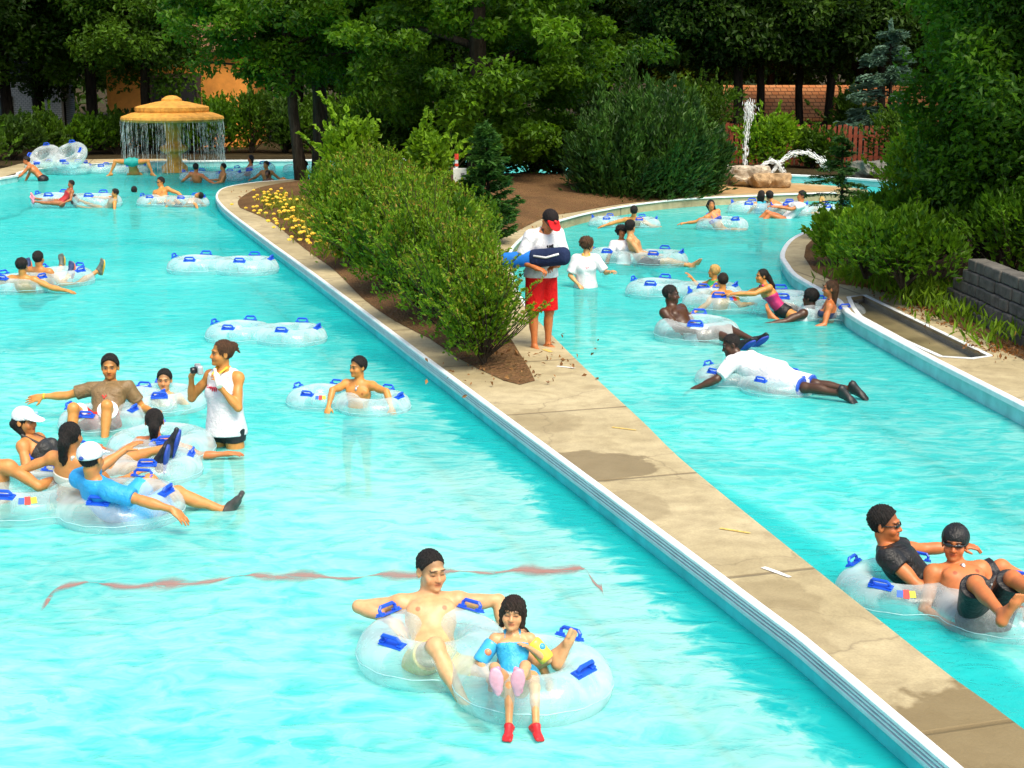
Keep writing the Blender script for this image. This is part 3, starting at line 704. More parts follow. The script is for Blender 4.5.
# --- island: row of shrubs along the walk
gs = 'green shrubs along the island walk'
SH = [(484, 358, .52, .92, 'yellow-green shrub at the near end of the row, by the lifeguard'), (456, 341, .60, 1.2, 'second shrub from the near end of the island row'), (458, 318, .62, 1.05, 'bushy shrub in the middle of the row behind the second one'), (424, 312, .66, 1.3, 'low shrub overhanging the walk in the middle of the row'), (428, 290, .72, 1.3, 'large rounded shrub in the middle of the island row'), (390, 286, .68, 1.25, 'shrub edging the walk opposite the upper empty tube'), (398, 262, .82, 1.35, 'broad shrub toward the far end of the row'), (356, 262, .65, 1.15, 'small shrub beside the yellow wildflowers'), (356, 234, .88, 1.25, 'far shrub behind the yellow wildflowers'), (376, 214, .95, 1.25, 'farthest shrub in the row near the tree trunks'), (455, 265, .8, 1.0, 'shrub below the young cedar and white sign'), (425, 240, .95, 1.1, 'shrub right in front of the white sign')]
for i, (px, py, rd, h, lb) in enumerate(SH):
    shrub('shrub', lb, G(px, py, DZ+.1), rd, h, 50+i, L_HEDGE, n=int(5200+5200*rd), size=.058 if py > 300 else .075, group=gs, spiky=.6, lumps=16+(i*5) % 9, shoots=84)
shrub('leafy_sapling', 'bright leafy sapling standing behind the far shrubs', G(350, 205), .8, 2.0, 71, L_BRIGHT, n=1500, size=.16, asp=.65)
shrub('leafy_sapling', 'bright leafy sapling left of the white sign', G(432, 214), .75, 1.85, 72, L_BRIGHT, n=1500, size=.16, asp=.65)
layered_conifer('young_cedar', 'young conical cedar right of the white sign', G(486, 243), 2.1, .75, 73, L_PINE, whorls=16, r0=.05, start=.02, size=.17, n=60, droop=-.45, asp=.28)
# weeds with yellow flowers at the edge of the mulch
def weed_patch(name, pts, n, h, seed, mat, wid=.35, size=.16):
    rng = np.random.default_rng(seed); C, D = [], []
    for _ in range(n):
        a = pts[rng.integers(len(pts))]; p = np.array(a) + np.array([rng.normal(0, wid), rng.normal(0, wid*1.4), 0]); C.append(p + np.array([0, 0, h*rng.uniform(.15, 1)])); D.append([rng.normal(0, .3), rng.normal(0, .3), 1])
    return pack(name, [leaves('l', np.array(C), np.array(D, float)*(1 if h > .1 else .05), size, .22 if h > .1 else .5, .55, rng, spread=.35)], mat)
wp = [G(262, 212), G(275, 221), G(288, 232), G(300, 242), G(312, 250), G(322, 258), G(334, 262), G(300, 232), G(318, 242), G(283, 218)]
o = weed_patch('weeds', [(a_[0]+.35, a_[1]+.15, a_[2]) for a_ in wp], 2600, .40, 80, L_WEED, .20); tag(o, kind='stuff')
rng = np.random.default_rng(81); fl = MB()
for k in range(150):
    a = wp[rng.integers(len(wp))]; p = (a[0]+rng.normal(0, .3), a[1]+rng.normal(0, .45), a[2]+rng.uniform(.25, .5)); fl.blob(p, (.045, .045, .025), 1, .15)
tag(fl.build('flowers', plain('yellow_petals', (.75, .45, .03), .6)), kind='stuff')
o = weed_patch('leaf_litter', [G(260, 195), G(290, 195), G(330, 190), G(540, 213), G(506, 368), G(508, 360), G(500, 225)], 420, .05, 82, leaf_mat('dry_leaves', (.10, .04, .012), (.32, .17, .06), .1), .5, .06); tag(o, kind='stuff')

# --- right bank
gb = 'shrubs on the right bank'
RB = [(838, 262, .55, .8, L_BRIGHT, 'low bright shrub at the bend of the right bank'), (866, 274, .75, .95, L_BRIGHT, 'bright shrub in the middle of the right bank edge'), (903, 284, .85, 1.0, L_OAK, 'dull green shrub left of the stone retaining wall'), (850, 246, .6, .6, L_OAK, 'shrub around the foot of the little pine'), (885, 254, .8, .95, L_OAK, 'mounded shrub behind the bright ones on the right bank'), (925, 266, .75, 1.1, L_OAK, 'shrub under the vine tree above the retaining wall'), (912, 232, .85, 1.75, L_BRIGHT, 'tall pale green bush at the foot of the vine-hung trees'), (948, 246, .85, 1.9, L_OAK, 'large bush against the vine-hung trees'), (1012, 285, .8, 1.25, L_VINE, 'bush hanging over the top of the retaining wall')]
for i, (px, py, rd, h, mt, lb) in enumerate(RB):
    shrub('shrub', lb, G(px, py, DZ+(.3 if px > 850 else .05)), rd, h, 100+i, mt, n=int(2500+2200*rd), size=.105, group=gb, asp=.5, spiky=.4, lumps=14)
layered_conifer('young_pine', 'small dark pine with a bare thin trunk at the bend of the bank', G(838, 238), 1.95, .66, 120, L_PINE, whorls=9, r0=.035, start=.36, size=.15, n=80, droop=.05, asp=.16, tiers=lambda k: 1.15 if k < .5 else .8)
# vine-hung trees at the right edge
for i, (px, py, h, cr, cz, lb) in enumerate([(990, 262, 8, (1.25, 1.3, 3.6), 3.6, 'tall tree hung with dark green vines right of the river bend'), (1048, 275, 8.5, (1.6, 1.6, 4.0), 4.0, 'vine-covered tree at the right edge above the stone wall'), (1090, 250, 9, (2.6, 2.2, 4.2), 4.4, 'dark leafy tree beyond the right edge trees')]):
    broad_tree('vine_tree', lb, G(px, py, DZ+.4), h, .22, cz, cr, 130+i, L_VINE, nclump=150, per=260, size=.105, csize=(.35, .7), flat=.9, low=lambda c: .5)
o = weed_patch('ground_cover', [G(900, 294), G(918, 298), G(930, 302), G(945, 305), G(850, 282), G(870, 285), G(960, 322), G(880, 288), G(1000, 345), G(920, 306)], 1500, .28, 140, L_HEDGE, .22); tag(o, kind='stuff')
o = weed_patch('leaf_litter', [G(900, 299), G(930, 313), G(960, 327), G(1000, 348), G(1010, 352), G(870, 288)], 420, .04, 141, leaf_mat('dry_leaves', (.10, .04, .012), (.34, .15, .04), .1), .18, .06); tag(o, kind='stuff')
o = weed_patch('leaf_litter', [(*P(a, b, .06)[:2], .055) for a, b in ((880, 310), (905, 325), (925, 338), (872, 302), (940, 345))], 120, .012, 142, leaf_mat('wet_leaves', (.20, .09, .015), (.40, .22, .05), .1), .22, .07); tag(o, kind='stuff')

# --- far bank: undergrowth, woods
gu = 'undergrowth along the far bank'
rng = np.random.default_rng(5)
UG = [(-25, 168, 1.4, 1.6), (12, 160, 1.3, 1.4), (48, 157, 1.3, 1.5), (85, 155, 1.2, 1.3), (118, 154, 1.2, 1.4), (152, 153, 1.3, 1.5), (190, 153, 1.3, 1.7), (222, 153, 1.4, 2.0), (252, 153, 1.4, 2.2), (285, 153, 1.3, 1.9), (318, 153, 1.4, 2.0), (350, 153, 1.5, 2.2), (395, 153, 1.6, 2.4)]
UG2 = [(372, 180, 1.2, 1.9, 'in the shade behind the shrub row'), (430, 178, 1.3, 2.1, 'under the oak boughs at the left'), (500, 178, 1.3, 2.0, 'under the middle of the oak'), (560, 180, 1.2, 1.8, 'under the right side of the oak'), (462, 177, 1.4, 2.0, 'behind the white sign'), (532, 177, 1.4, 1.9, 'under the oak right of the young cedar')]
for i, (px, py, rd, h, lb) in enumerate(UG2):
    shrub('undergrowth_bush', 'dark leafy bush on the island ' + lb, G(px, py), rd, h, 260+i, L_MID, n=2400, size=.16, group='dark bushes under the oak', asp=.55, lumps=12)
names = ['half outside the frame at the left', 'by the far path at the left edge', 'behind the stacked tubes', 'right of the stacked tubes', 'left of the mushroom fountain', 'just behind the falling water', 'behind the fountain column', 'right of the fountain', 'below the orange building', 'left of the tree trunks', 'behind the thick tree trunk', 'in the dark behind the island trees', 'in deep shade behind the oak']
for i, (px, py, rd, h) in enumerate(UG):
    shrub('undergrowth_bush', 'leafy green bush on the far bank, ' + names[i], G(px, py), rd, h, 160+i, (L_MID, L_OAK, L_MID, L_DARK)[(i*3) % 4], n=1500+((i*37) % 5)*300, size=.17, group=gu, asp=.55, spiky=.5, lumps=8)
for i, (px, py, rd, h, lb) in enumerate([(772, 168.5, 1.15, 1.7, 'bright green bush in front of the picket fence'), (812, 168, .8, 1.2, 'small bush against the picket fence behind the little pine'), (700, 160, 1.1, 2.7, 'tall bush between the junipers and the orange-roofed building'), (848, 159, 1.0, 2.3, 'leafy bush in front of the orange-roofed building by the spruce'), (905, 172, 1.4, 2.0, 'bush at the right end of the picket fence'), (690, 165, 1.6, 2.6, 'dark bush behind the water jet')]):
    shrub('bush', lb, G(px, py), rd, h, 180+i, L_BRIGHT if i == 0 else L_MID, n=2200, size=.17, group='bushes by the picket fence', asp=.55, lumps=12)
layered_conifer('blue_spruce', 'blue-green spruce with tiered branches behind the picket fence', G(884, 163), 4.4, 2.0, 190, L_SPRUCE, whorls=11, r0=.1, start=.08, size=.26, n=90, droop=.12, asp=.3)
gw = 'trees of the wood behind the park'
TR = [(148, 153.5, 1), (-60, 158, 0), (10, 150, 1), (40, 145, 0), (95, 150, 1), (137, 147, 0), (158, 142, 1), (62, 140, 2), (200, 141, 0), (234, 149, 1), (262, 142, 0), (300, 140, 1), (345, 142, 0), (400, 140, 1), (455, 142, 0), (510, 141, 2), (560, 142, 1), (605, 143, 0), (650, 143, 1), (690, 149, 0), (703, 144, 2), (716, 150, 1), (738, 147, 0), (757, 152, 1), (769, 146, 2), (797, 150, 0), (826, 145, 1), (860, 149, 0), (877, 144, 2), (926, 150, 1), (960, 147, 0), (1000, 150, 1), (1050, 155, 0), (925, 141, 2), (780, 139, 0), (120, 137, 1), (15, 137, 0), (500, 137, 1), (600, 137, 2), (700, 137, 0)]
protos = []
for k in range(3):
    t = broad_tree('woodland_tree', 'x', (0, 0, 0), 10.5, (.28, .22, .17)[k], (6.4, 6.0, 5.6)[k], ((3.4, 3.2, 4.2), (3.0, 3.0, 3.8), (2.7, 2.6, 3.6))[k], 200+k, (L_DARK, L_MID, L_DARK)[k], nclump=130, per=200, size=.20, group=gw, bm=M_BARKD, csize=(.55, 1.1), low=lambda c, k=k: (2.3, 2.3, 3.3)[k])
    protos.append(t)
used = [0, 0, 0]
def where(px):
    for lim, s in ((0, 'beyond the left edge'), (50, 'behind the white siding house'), (110, 'above the stacked tubes'), (170, 'in front of the orange building at the left'), (245, 'right of the orange building'), (330, 'behind the island trunks'), (480, 'behind the left side of the oak'), (620, 'behind the right side of the oak'), (695, 'above the junipers'), (735, 'behind the water jet'), (775, 'behind the bright bush'), (830, 'behind the picket fence middle'), (900, 'beside the blue spruce'), (970, 'right of the blue spruce')):
        if px < lim: return s
    return 'behind the vine-hung trees'
for i, (px, py, k) in enumerate(TR):
    if 680 < px < 950: py, k = (157.5 - (px % 3), 2) if px in (716, 738, 757, 797, 826, 877, 703) else (140.5 - i % 3, k)
    if 95 < px < 275 and py < 152: py = 137.5 + i % 2
    o = protos[k] if used[k] == 0 else copy_tree(protos[k]); used[k] = 1
    o.location = G(px, py); o.rotation_euler.z = (i*2.399) % 6.283; s = .9 + .25*((i*7) % 5)/5; o.scale = (s, s, s)
    o['label'] = ('thick-trunked dark woodland tree ', 'mid-green woodland tree ', 'slim dark woodland tree ')[k] + where(px) + (', farther back' if py < 143 else '')
    o['group'] = gw
# the closed wood far behind, one mass
rng = np.random.default_rng(9); cl = []
for k in range(520):
    a = rng.uniform(-.62, .62); d = rng.uniform(78, 100); cl.append((np.array([math.sin(a)*d, math.cos(a)*d, rng.uniform(.3, 11)]), rng.uniform(1.3, 2.4)))
o = pack('forest', clump_leaves(rng, cl, 60, .75), L_DARK); tag(o, kind='stuff')
# ------------------------------------------------------------------ built things on the banks
M_FOUNT = plain('yellow_fountain_stone', (.62, .30, .045), .75, .3, 6, .5, .03)
def fl_wob(t, r, z): return (.022 if r > .9 else .0)*abs(math.sin(t*math.pi*28))
fp = P(175, 172, 0.0)
ft = empty('mushroom_fountain', (fp[0], fp[1], 0)); tag(ft, 'yellow stone mushroom fountain shedding a ring of water into the pool', 'fountain')
mb = MB().lathe((0, 0, 0), [(.42, -.9), (.40, .18), (.30, .26), (.24, .34), (.22, .55), (.34, .62), (.44, .70), (.42, .80), (.26, .86), (.22, 1.0), (.26, 1.3), (.30, 1.55), (.36, 1.66)], 28)
mb.build('column', M_FOUNT, ft, smooth=True)
mb = MB().lathe((0, 0, 0), [(.30, 1.60), (1.40, 1.57), (1.54, 1.60), (1.57, 1.66), (1.55, 1.73), (1.25, 1.84), (1.10, 1.87), (1.12, 1.92), (1.12, 2.02), (1.05, 2.05), (.50, 2.18), (.32, 2.21), (.31, 2.27), (.16, 2.36), (.04, 2.38)], 84, fl_wob)
mb.build('cap', M_FOUNT, ft)
def spray_mat():
    m, nt, bs = new_mat('falling_water'); out = nt.nodes['Material Output']
    bs.inputs['Base Color'].default_value = (.80, .88, .86, 1); bs.inputs['Roughness'].default_value = .15
    tr = N(nt, 'ShaderNodeBsdfTransparent'); mx = N(nt, 'ShaderNodeMixShader')
    n = noise(nt, 9, 3, .6, objco(nt)); r = ramp(nt, n.outputs[0], [(.35, (.12,)*3), (.7, (.7,)*3)]); nt.links.new(r.outputs[0], mx.inputs[0])
    nt.links.new(tr.outputs[0], mx.inputs[1]); nt.links.new(bs.outputs[0], mx.inputs[2]); nt.links.new(mx.outputs[0], out.inputs[0]); return m
M_SPRAY = spray_mat()
rng = np.random.default_rng(21); mb = MB()
for k in range(270):
    a = rng.uniform(0, 6.283); r = 1.53+rng.normal(0, .04); z1 = 1.64; 
    while z1 > .05:
        L = rng.uniform(.12, .55); z0 = max(0, z1-L); w_ = rng.uniform(.002, .006)
        if rng.random() < .72:
            mb.tube([(r*math.cos(a), r*math.sin(a), z1), (r*1.012*math.cos(a), r*1.012*math.sin(a), (z0+z1)/2), (r*1.02*math.cos(a), r*1.02*math.sin(a), z0)], [w_*.5, w_, w_*.6], 4, caps=False)
        z1 = z0 - rng.uniform(.0, .12)
mb.build('water_curtain', M_SPRAY, ft)

# rock fountain on the terrace
M_ROCK = plain('tan_rock', (.34, .23, .12), .9, .5, 5, .8, .06); M_ROCKG = plain('pale_rock', (.42, .36, .27), .9, .4, 5, .8, .06)
from mathutils import noise as mnoise
rnd = random.Random(3)
def rock(px, py, rad, mat, label, rz=0):
    c = P(px, py, DZ); mb = MB().blob((0, 0, rad[2]*.72), rad, 4, .0)
    for v in mb.bm.verts:
        o_ = Vector((rz*7, 3, 1)); n_ = mnoise.noise(v.co*3.2+o_)*.45 + mnoise.noise(v.co*8+o_)*.18; v.co += v.co.normalized()*n_*max(rad)*.75; v.co.z = min(v.co.z, rad[2]*(1.25+.2*mnoise.noise(v.co*2)))
        if v.co.z < .0: v.co.z = .0
    o = mb.build('rock', mat, loc=(c[0], c[1], DZ)); o.rotation_euler.z = rz; tag(o, label, 'rock', 'rocks of the jet fountain'); return o
rock(748, 186, (.55, .45, .42), M_ROCKG, 'pale rock under the tall water jet', .3); rock(763, 187.5, (.42, .32, .30), M_ROCK, 'orange-brown rock in the middle of the jet fountain', 1.2)
rock(778, 187.5, (.36, .3, .30), M_ROCK, 'dark brown rock at the right of the jet fountain', 2.2); rock(726, 184, (.32, .3, .36), M_ROCKG, 'pale yellow rock by the junipers', .9)
rock(868, 177, (.6, .4, .35), plain('grey_rock', (.12, .12, .10), .9, .4, 5, .8, .06), 'grey rock at the foot of the picket fence', .5)
M_JET = plain('white_water', (.86, .90, .90), .2, .05, 20, .3, .01)
def jet(name, label, base, path, n, spread, seed, r=(.003, .011)):
    rng = np.random.default_rng(seed); mb = MB(); pts = [Vector(p) for p in path]
    for k in range(n):
        u = rng.uniform(0, 1)*(len(pts)-1); i = min(int(u), len(pts)-2); p = pts[i].lerp(pts[i+1], u-i); s = spread*(.35+.65*u/(len(pts)-1))
        q = p + Vector(rng.normal(0, s, 3)); d = (pts[i+1]-pts[i]).normalized()*rng.uniform(.015, .06); rr = rng.uniform(*r)
        mb.tube([q-d, q, q+d], [rr*.3, rr, rr*.3], 5, caps=False)
    mb.tube(pts, [.008]*(len(pts)-1)+[.003], 6, caps=False)
    o = mb.build(name, M_JET, loc=base, smooth=True); tag(o, label, 'water jet', 'jets of the rock fountain'); return o
jb = P(744, 184, DZ); b0 = (jb[0], jb[1], DZ)
jet('water_jet', 'tall upright white water jet above the pale rock', b0, [(0, 0, .4), (.02, 0, 1.1), (.05, 0, 1.7), (.06, 0, 2.1), (.12, 0, 1.9)], 430, .08, 1)
jet('water_jet', 'long low arc of water curving right over the rocks', b0, [(.7, 0, .25), (.95, 0, .60), (1.3, 0, .82), (1.7, 0, .84), (2.05, 0, .62), (2.2, 0, .42)], 460, .055, 2)
jet('water_jet', 'short inner arc of water beside the long arc', b0, [(.35, 0, .3), (.5, .0, .52), (.7, 0, .62), (.9, 0, .54), (1.05, 0, .30)], 320, .045, 3)
jet('water_jet', 'small slanting jet leaning left by the junipers', b0, [(-.35, 0, .35), (-.5, 0, .6), (-.62, 0, .8)], 60, .03, 4)

# picket fence
M_PICK = plain('red_brown_pickets', (.26, .055, .022), .8, .35, 7, .3, .01); M_PICKW = plain('whitewashed_pickets', (.70, .68, .64), .7, .1, 9)
fe = empty('picket_fence', (0, 0, 0)); tag(fe, 'red-brown picket fence with gaps in front of the wood', 'fence')
fa, fb = P(726, 163.5, DZ), P(968, 170.5, DZ); L = float(np.linalg.norm(fb-fa)); d = nrm(fb-fa); ang = math.atan2(d[1], d[0])
fe.location = (fa[0], fa[1], DZ); fe.rotation_euler.z = ang
mb = MB(); k = 0; x = 0
while x < L:
    mb.box((x, 0, .64+rnd.uniform(-.03, .03)), (.105, .022, 1.26)); x += .165
mb.build('picket', M_PICK, fe)
fe.children[0].name = 'picket_row'
mb = MB(); mb.box((L/2, .035, .32), (L, .04, .09)).box((L/2, .035, .95), (L, .04, .09)); mb.build('rail', M_PICK, fe)
for q in range(5):
    mb = MB().box((L*q/4, .1, .62), (.1, .09, 1.35)); mb.build('post', M_PICK, fe)
# buildings behind the trees
def shingle(name, a, b, sc=2.2):
    m, nt, bs = new_mat(name); br = N(nt, 'ShaderNodeTexBrick'); br.inputs['Color1'].default_value = (*a, 1); br.inputs['Color2'].default_value = (*b, 1); br.inputs['Mortar'].default_value = (a[0]*.35, a[1]*.35, a[2]*.35, 1)
    br.inputs['Scale'].default_value = sc; br.inputs['Mortar Size'].default_value = .03; mp = N(nt, 'ShaderNodeMapping'); mp.inputs['Rotation'].default_value = (R(90), 0, 0); nt.links.new(objco(nt), mp.inputs[0]); nt.links.new(mp.outputs[0], br.inputs['Vector'])
    nt.links.new(br.outputs[0], bs.inputs['Base Color']); bs.inputs['Roughness'].default_value = .9; bump(nt, br.outputs['Fac'], .5, -.02, bs); return m
def house(name, label, px, py, z, wd, dp, hw, hr, wall, roof, yaw=0, over=.4, door=None, wins=()):
    c = P(px, py, z); b = empty(name, (c[0], c[1], z), yaw); tag(b, label, 'building')
    mb = MB().box((0, dp/2, hw/2), (wd, dp, hw)); mb.build('wall', wall, b)
    mb = MB(); x0, x1 = -wd/2-over, wd/2+over
    vs_ = [(x0, -over, hw+.01), (x1, -over, hw+.01), (x1, dp+over, hw+.01), (x0, dp+over, hw+.01), (x0, dp/2, hw+hr), (x1, dp/2, hw+hr), (x0, -over, hw+.14), (x1, -over, hw+.14), (x1, dp+over, hw+.14), (x0, dp+over, hw+.14)]
    bv = [mb.bm.verts.new(v) for v in vs_]
    for f in ((0, 1, 2, 3), (0, 1, 7, 6), (2, 3, 9, 8), (6, 7, 5, 4), (8, 9, 4, 5), (0, 3, 9, 4, 6), (1, 2, 8, 5, 7)): mb.bm.faces.new([bv[i] for i in f])
    mb.build('roof', roof, b)
    if door:
        mb = MB().box((door[0], -.03, door[2]/2), (door[1], .08, door[2])); mb.build('doorway', plain('dark_doorway', (.012, .012, .014), .7), b)
        mb = MB()
        for s in (-1, 1): mb.box((door[0]+s*(door[1]/2+.08), -.06, door[2]/2), (.16, .14, door[2]))
        mb.box((door[0], -.06, door[2]+.09), (door[1]+.4, .14, .18)); mb.build('door_frame', plain('dark_trim', (.05, .03, .02), .7), b)
    for (x, zc, w_, h_) in wins:
        f = MB().box((x, -.03, zc), (w_, .07, h_)).build('window', plain('window_frame_paint', (.6, .6, .56), .6), b)
        MB().box((x, -.05, zc), (w_-.16, .07, h_-.16)).build('pane', plain('dark_glass', (.03, .04, .05), .1), f)
    return b
M_OR = plain('orange_stucco', (.62, .24, .035), .8, .3, 1.5, .2, .02)
house('orange_building', 'orange-yellow building with a wide dark doorway behind the mushroom fountain', 180, 147, DZ, 5.4, 4, 3.5, 1.2, M_OR, shingle('brown_shingles', (.16, .08, .04), (.22, .10, .05)), 0, .3, door=(-.1, 1.7, 2.6))
house('siding_house', 'small white house with lap siding at the far left', 24, 141, DZ, 3.2, 3, 2.5, 1.0, shingle('white_siding', (.66, .66, .60), (.6, .6, .55), 3.0), shingle('grey_shingles', (.08, .08, .08), (.11, .11, .1)), .1, .25, wins=[(-.7, 1.4, .7, .9)])
house('orange_roofed_building', 'long reddish building under an orange shingle roof behind the picket fence', 826, 152, DZ, 11.5, 5, 1.1, 1.25, shingle('red_brown_boards', (.20, .095, .07), (.26, .13, .10), 1.6), shingle('orange_shingles', (.72, .24, .07), (.80, .34, .12), 2.0), 0, .4, wins=[(-3, .9, .9, .8), (0, .9, .9, .8), (3, .9, .9, .8)])
# utility box on a post at the far left
ub = empty('utility_box', G(44, 156)); tag(ub, 'pale metal utility box on a post on the far bank at the left', 'utility box')
MB().box((0, 0, .85), (.36, .22, .62), bev=.02).build('box', plain('pale_metal', (.55, .55, .46), .5), ub)
MB().box((0, -.115, .85), (.30, .012, .54)).build('door', plain('pale_metal_door', (.62, .62, .54), .5), ub); MB().tube([(0, 0, 0), (0, 0, .54)], .05).build('post', M_WHITE, ub)
# white sign with a red-topped post among the shrubs
sp = empty('sign_post', G(456, 236, DZ+.1)); tag(sp, 'white sign on a red-topped post among the island shrubs', 'sign')
MB().tube([(-.05, 0, 0), (-.05, 0, 1.25)], .035).build('post', plain('brown_post', (.12, .05, .025), .8), sp)
MB().tube([(.02, 0, 1.05), (.02, 0, 1.38)], .03).build('marker', M_WHITE, sp)
MB().tube([(.02, 0, 1.38), (.02, 0, 1.48)], .04).build('cap', plain('red_paint', (.62, .05, .02), .5), sp); MB().tube([(.02, 0, 1.26), (.02, 0, 1.31)], .036).build('band', plain('red_paint', (.62, .05, .02), .5), sp)
MB().box((.08, -.05, .98), (.24, .02, .50), bev=.006).build('panel', plain('white_panel', (.66, .68, .60), .5, .15, 9), sp)
mb = MB().box((.13, -.062, 1.12), (.07, .006, .05)).box((.10, -.062, .86), (.08, .006, .03)).box((.06, -.062, 1.0), (.05, .006, .02)); mb.build('marking', plain('grey_ink', (.2, .2, .19), .6), sp)
# retaining wall of split blocks
wa, wb_ = P(940, 307, DZ), P(1060, 368, DZ); d = nrm(wb_-wa); L = float(np.linalg.norm(wb_-wa)); rw = empty('retaining_wall', (wa[0], wa[1], DZ), math.atan2(d[1], d[0])); tag(rw, 'grey split-block retaining wall stepping up at the right edge', 'wall')
mb = MB(); rnd = random.Random(8); row = 0; z = 0
while z < .75:
    x0 = max(0, (z-.1)*1.5) + (.1 if row % 2 else 0); x = x0
    while x < L:
        w_ = .29; mb.box((x+w_/2, .06*row*.35+rnd.uniform(-.012, .012)+.12, z+.075), (w_-.012, .24, .142), bev=.018); x += w_
    z += .15; row += 1
mb.build('block', plain('grey_split_block', (.085, .08, .068), .95, .45, 6, .9, .03), rw); rw.children[0].name = 'block_courses'
# ------------------------------------------------------------------ people
V3 = lambda *a: np.array(a, float)
SK = dict(pale=(.62, .36, .175), light=(.62, .33, .135), tan=(.54, .235, .07), gold=(.55, .25, .06), brown=(.32, .12, .04), red=(.52, .175, .055), dark=(.066, .030, .015), deep=(.045, .022, .013))
HC = dict(black=(.010, .008, .007), dark=(.020, .012, .008), brown=(.06, .028, .012), blond=(.52, .33, .10), grey=(.10, .09, .08))
def perp(d, ref):
    d = nrm(d); r = np.asarray(ref, float); r = r - d*np.dot(r, d)
    if np.linalg.norm(r) < 1e-3: r = np.array([d[1], d[2], d[0]]); r = r - d*np.dot(r, d)
    return nrm(r)
def person(label, pos=None, H=1.72, head=None, tor=(0, 0, 1), chest=None, left=(1, 0, 0), hip=None, la=((.3, 0, -1), (.1, -.2, -1)), ra=((-.3, 0, -1), (-.1, -.2, -1)),
           ll=((.1, -.2, -1), (0, 0, -1)), rl=((-.1, -.2, -1), (0, 0, -1)), lf=None, rf=None, lh=None, rh=None, lpn=None, rpn=None, curl=.35, hu=(0, 0, 1), hf=None, hs=1.0, girth=1.0,
           skin='tan', hair=('short', 'black'), wear=(), fem=False, belly=0.0, eyes='open', beard=0.0, cap=None, glasses=None, group='bathers in the pool', vox=None, muscle=1.0):
    """One figure. Directions are along the body's segments: x right, y away from the camera, z up. `left` points to the person's own left."""
    s = H/1.75; g = girth; q0 = pos if pos is not None else P(head[0], head[1], .45)
    dist = float(np.dot(np.asarray(q0, float)-EYE, FWD)); vx = vox or min(.03, max(.0055, .78*dist/FPX))
    U1 = nrm(tor); U2 = nrm(chest if chest is not None else tor)
    L2 = perp(U2, left); F2 = np.cross(L2, U2); L1 = perp(U1, hip if hip is not None else left); F1 = np.cross(L1, U1)
    Z = np.zeros(3); J = {}
    J['pel'] = Z; J['waist'] = Z + U1*.19*s; J['neck'] = J['waist'] + U2*.335*s
    wS = (.158 if fem else .178)*s*(.5+.5*g); wH = (.092 if fem else .088)*s*(.5+.5*g)
    J['lsh'] = J['neck'] - U2*.045*s + L2*wS; J['rsh'] = J['neck'] - U2*.045*s - L2*wS
    J['lhp'] = L1*wH - U1*.02*s; J['rhp'] = -L1*wH - U1*.02*s
    hu = nrm(hu); hf_ = perp(hu, hf if hf is not None else F2); hl = np.cross(hu, hf_); hl = nrm(hl)
    # with face = hf, up = hu the person's left is up x face
    q = s*hs; J['nt'] = J['neck'] + (U2*.6+hu*.4)*.055*s; J['hd'] = J['nt'] + hu*.125*q + hf_*.018*q
    if pos is None: pos = P(head[0], head[1], head[2]+J['hd'][2]) - J['hd']   # the head's place in the photo and the height of the hips fix the spot
    pos = np.asarray(pos, float); t = empty('person', tuple(pos)); tag(t, label, 'person', group)
    AX = lambda L, F, U: np.stack([L, F, U])
    A1, A2, AH = AX(L1, F1, U1), AX(L2, F2, U2), np.stack([hl, hf_, hu])
    hp = lambda l, f, u: J['hd'] + (hl*l + hf_*f + hu*u)*q
    pr = {}                                                         # named groups of primitives for the garments
    def add(grp, kind, *a, **k): pr.setdefault(grp, []).append((kind, a, k))
    K = .035*s
    add('pelvis', 'el', J['pel']+U1*.02*s, A1, V3(.160 if not fem else .168, .112, .135)*s*V3(g, g, 1), k=K)
    add('pelvis', 'el', J['pel']-F1*.05*s-U1*.04*s+L1*.07*s, A1, V3(.085, .085, .09)*s*g, k=K); add('pelvis', 'el', J['pel']-F1*.05*s-U1*.04*s-L1*.07*s, A1, V3(.085, .085, .09)*s*g, k=K)
    add('waist', 'el', J['waist']*.9+F1*.01*s, A1, V3(.137 if not fem else .120, .100, .155)*s*V3(g, g, 1), k=K)
    if belly: add('waist', 'el', J['waist']*.75+F1*(.05+.04*belly)*s, A1, V3(.125, .085, .13)*s*(1+.2*belly), k=K*1.4)
    add('chest', 'el', J['waist']+U2*.165*s, A2, V3(.163 if not fem else .148, .112, .185)*s*V3(.5+.5*g, g, 1), k=K)
    if fem:
        for sg in (1, -1): add('chest', 'el', J['waist']+U2*.15*s+L2*.07*s*sg+F2*.085*s, A2, V3(.062, .060, .062)*s, k=.02*s)
    else:
        for sg in (1, -1): add('chest', 'el', J['waist']+U2*.205*s+L2*.075*s*sg+F2*.070*s, A2, V3(.082, .042, .058)*s, k=.03*s)
    for sg, n_ in ((1, 'lsh'), (-1, 'rsh')):
        add('chest', 'rc', J['neck']-U2*.02*s, J[n_]+U2*.005*s, .056*s, .054*s*g, k=K*1.2)
    add('neck', 'rc', J['neck']-U2*.05*s, J['nt']+hu*.05*q, .060*s*(.6+.4*g)*(.88 if fem else 1), .054*s*(.85 if fem else 1)*(.5+.5*hs), k=.025*s)
    # arms
    HJ = {}
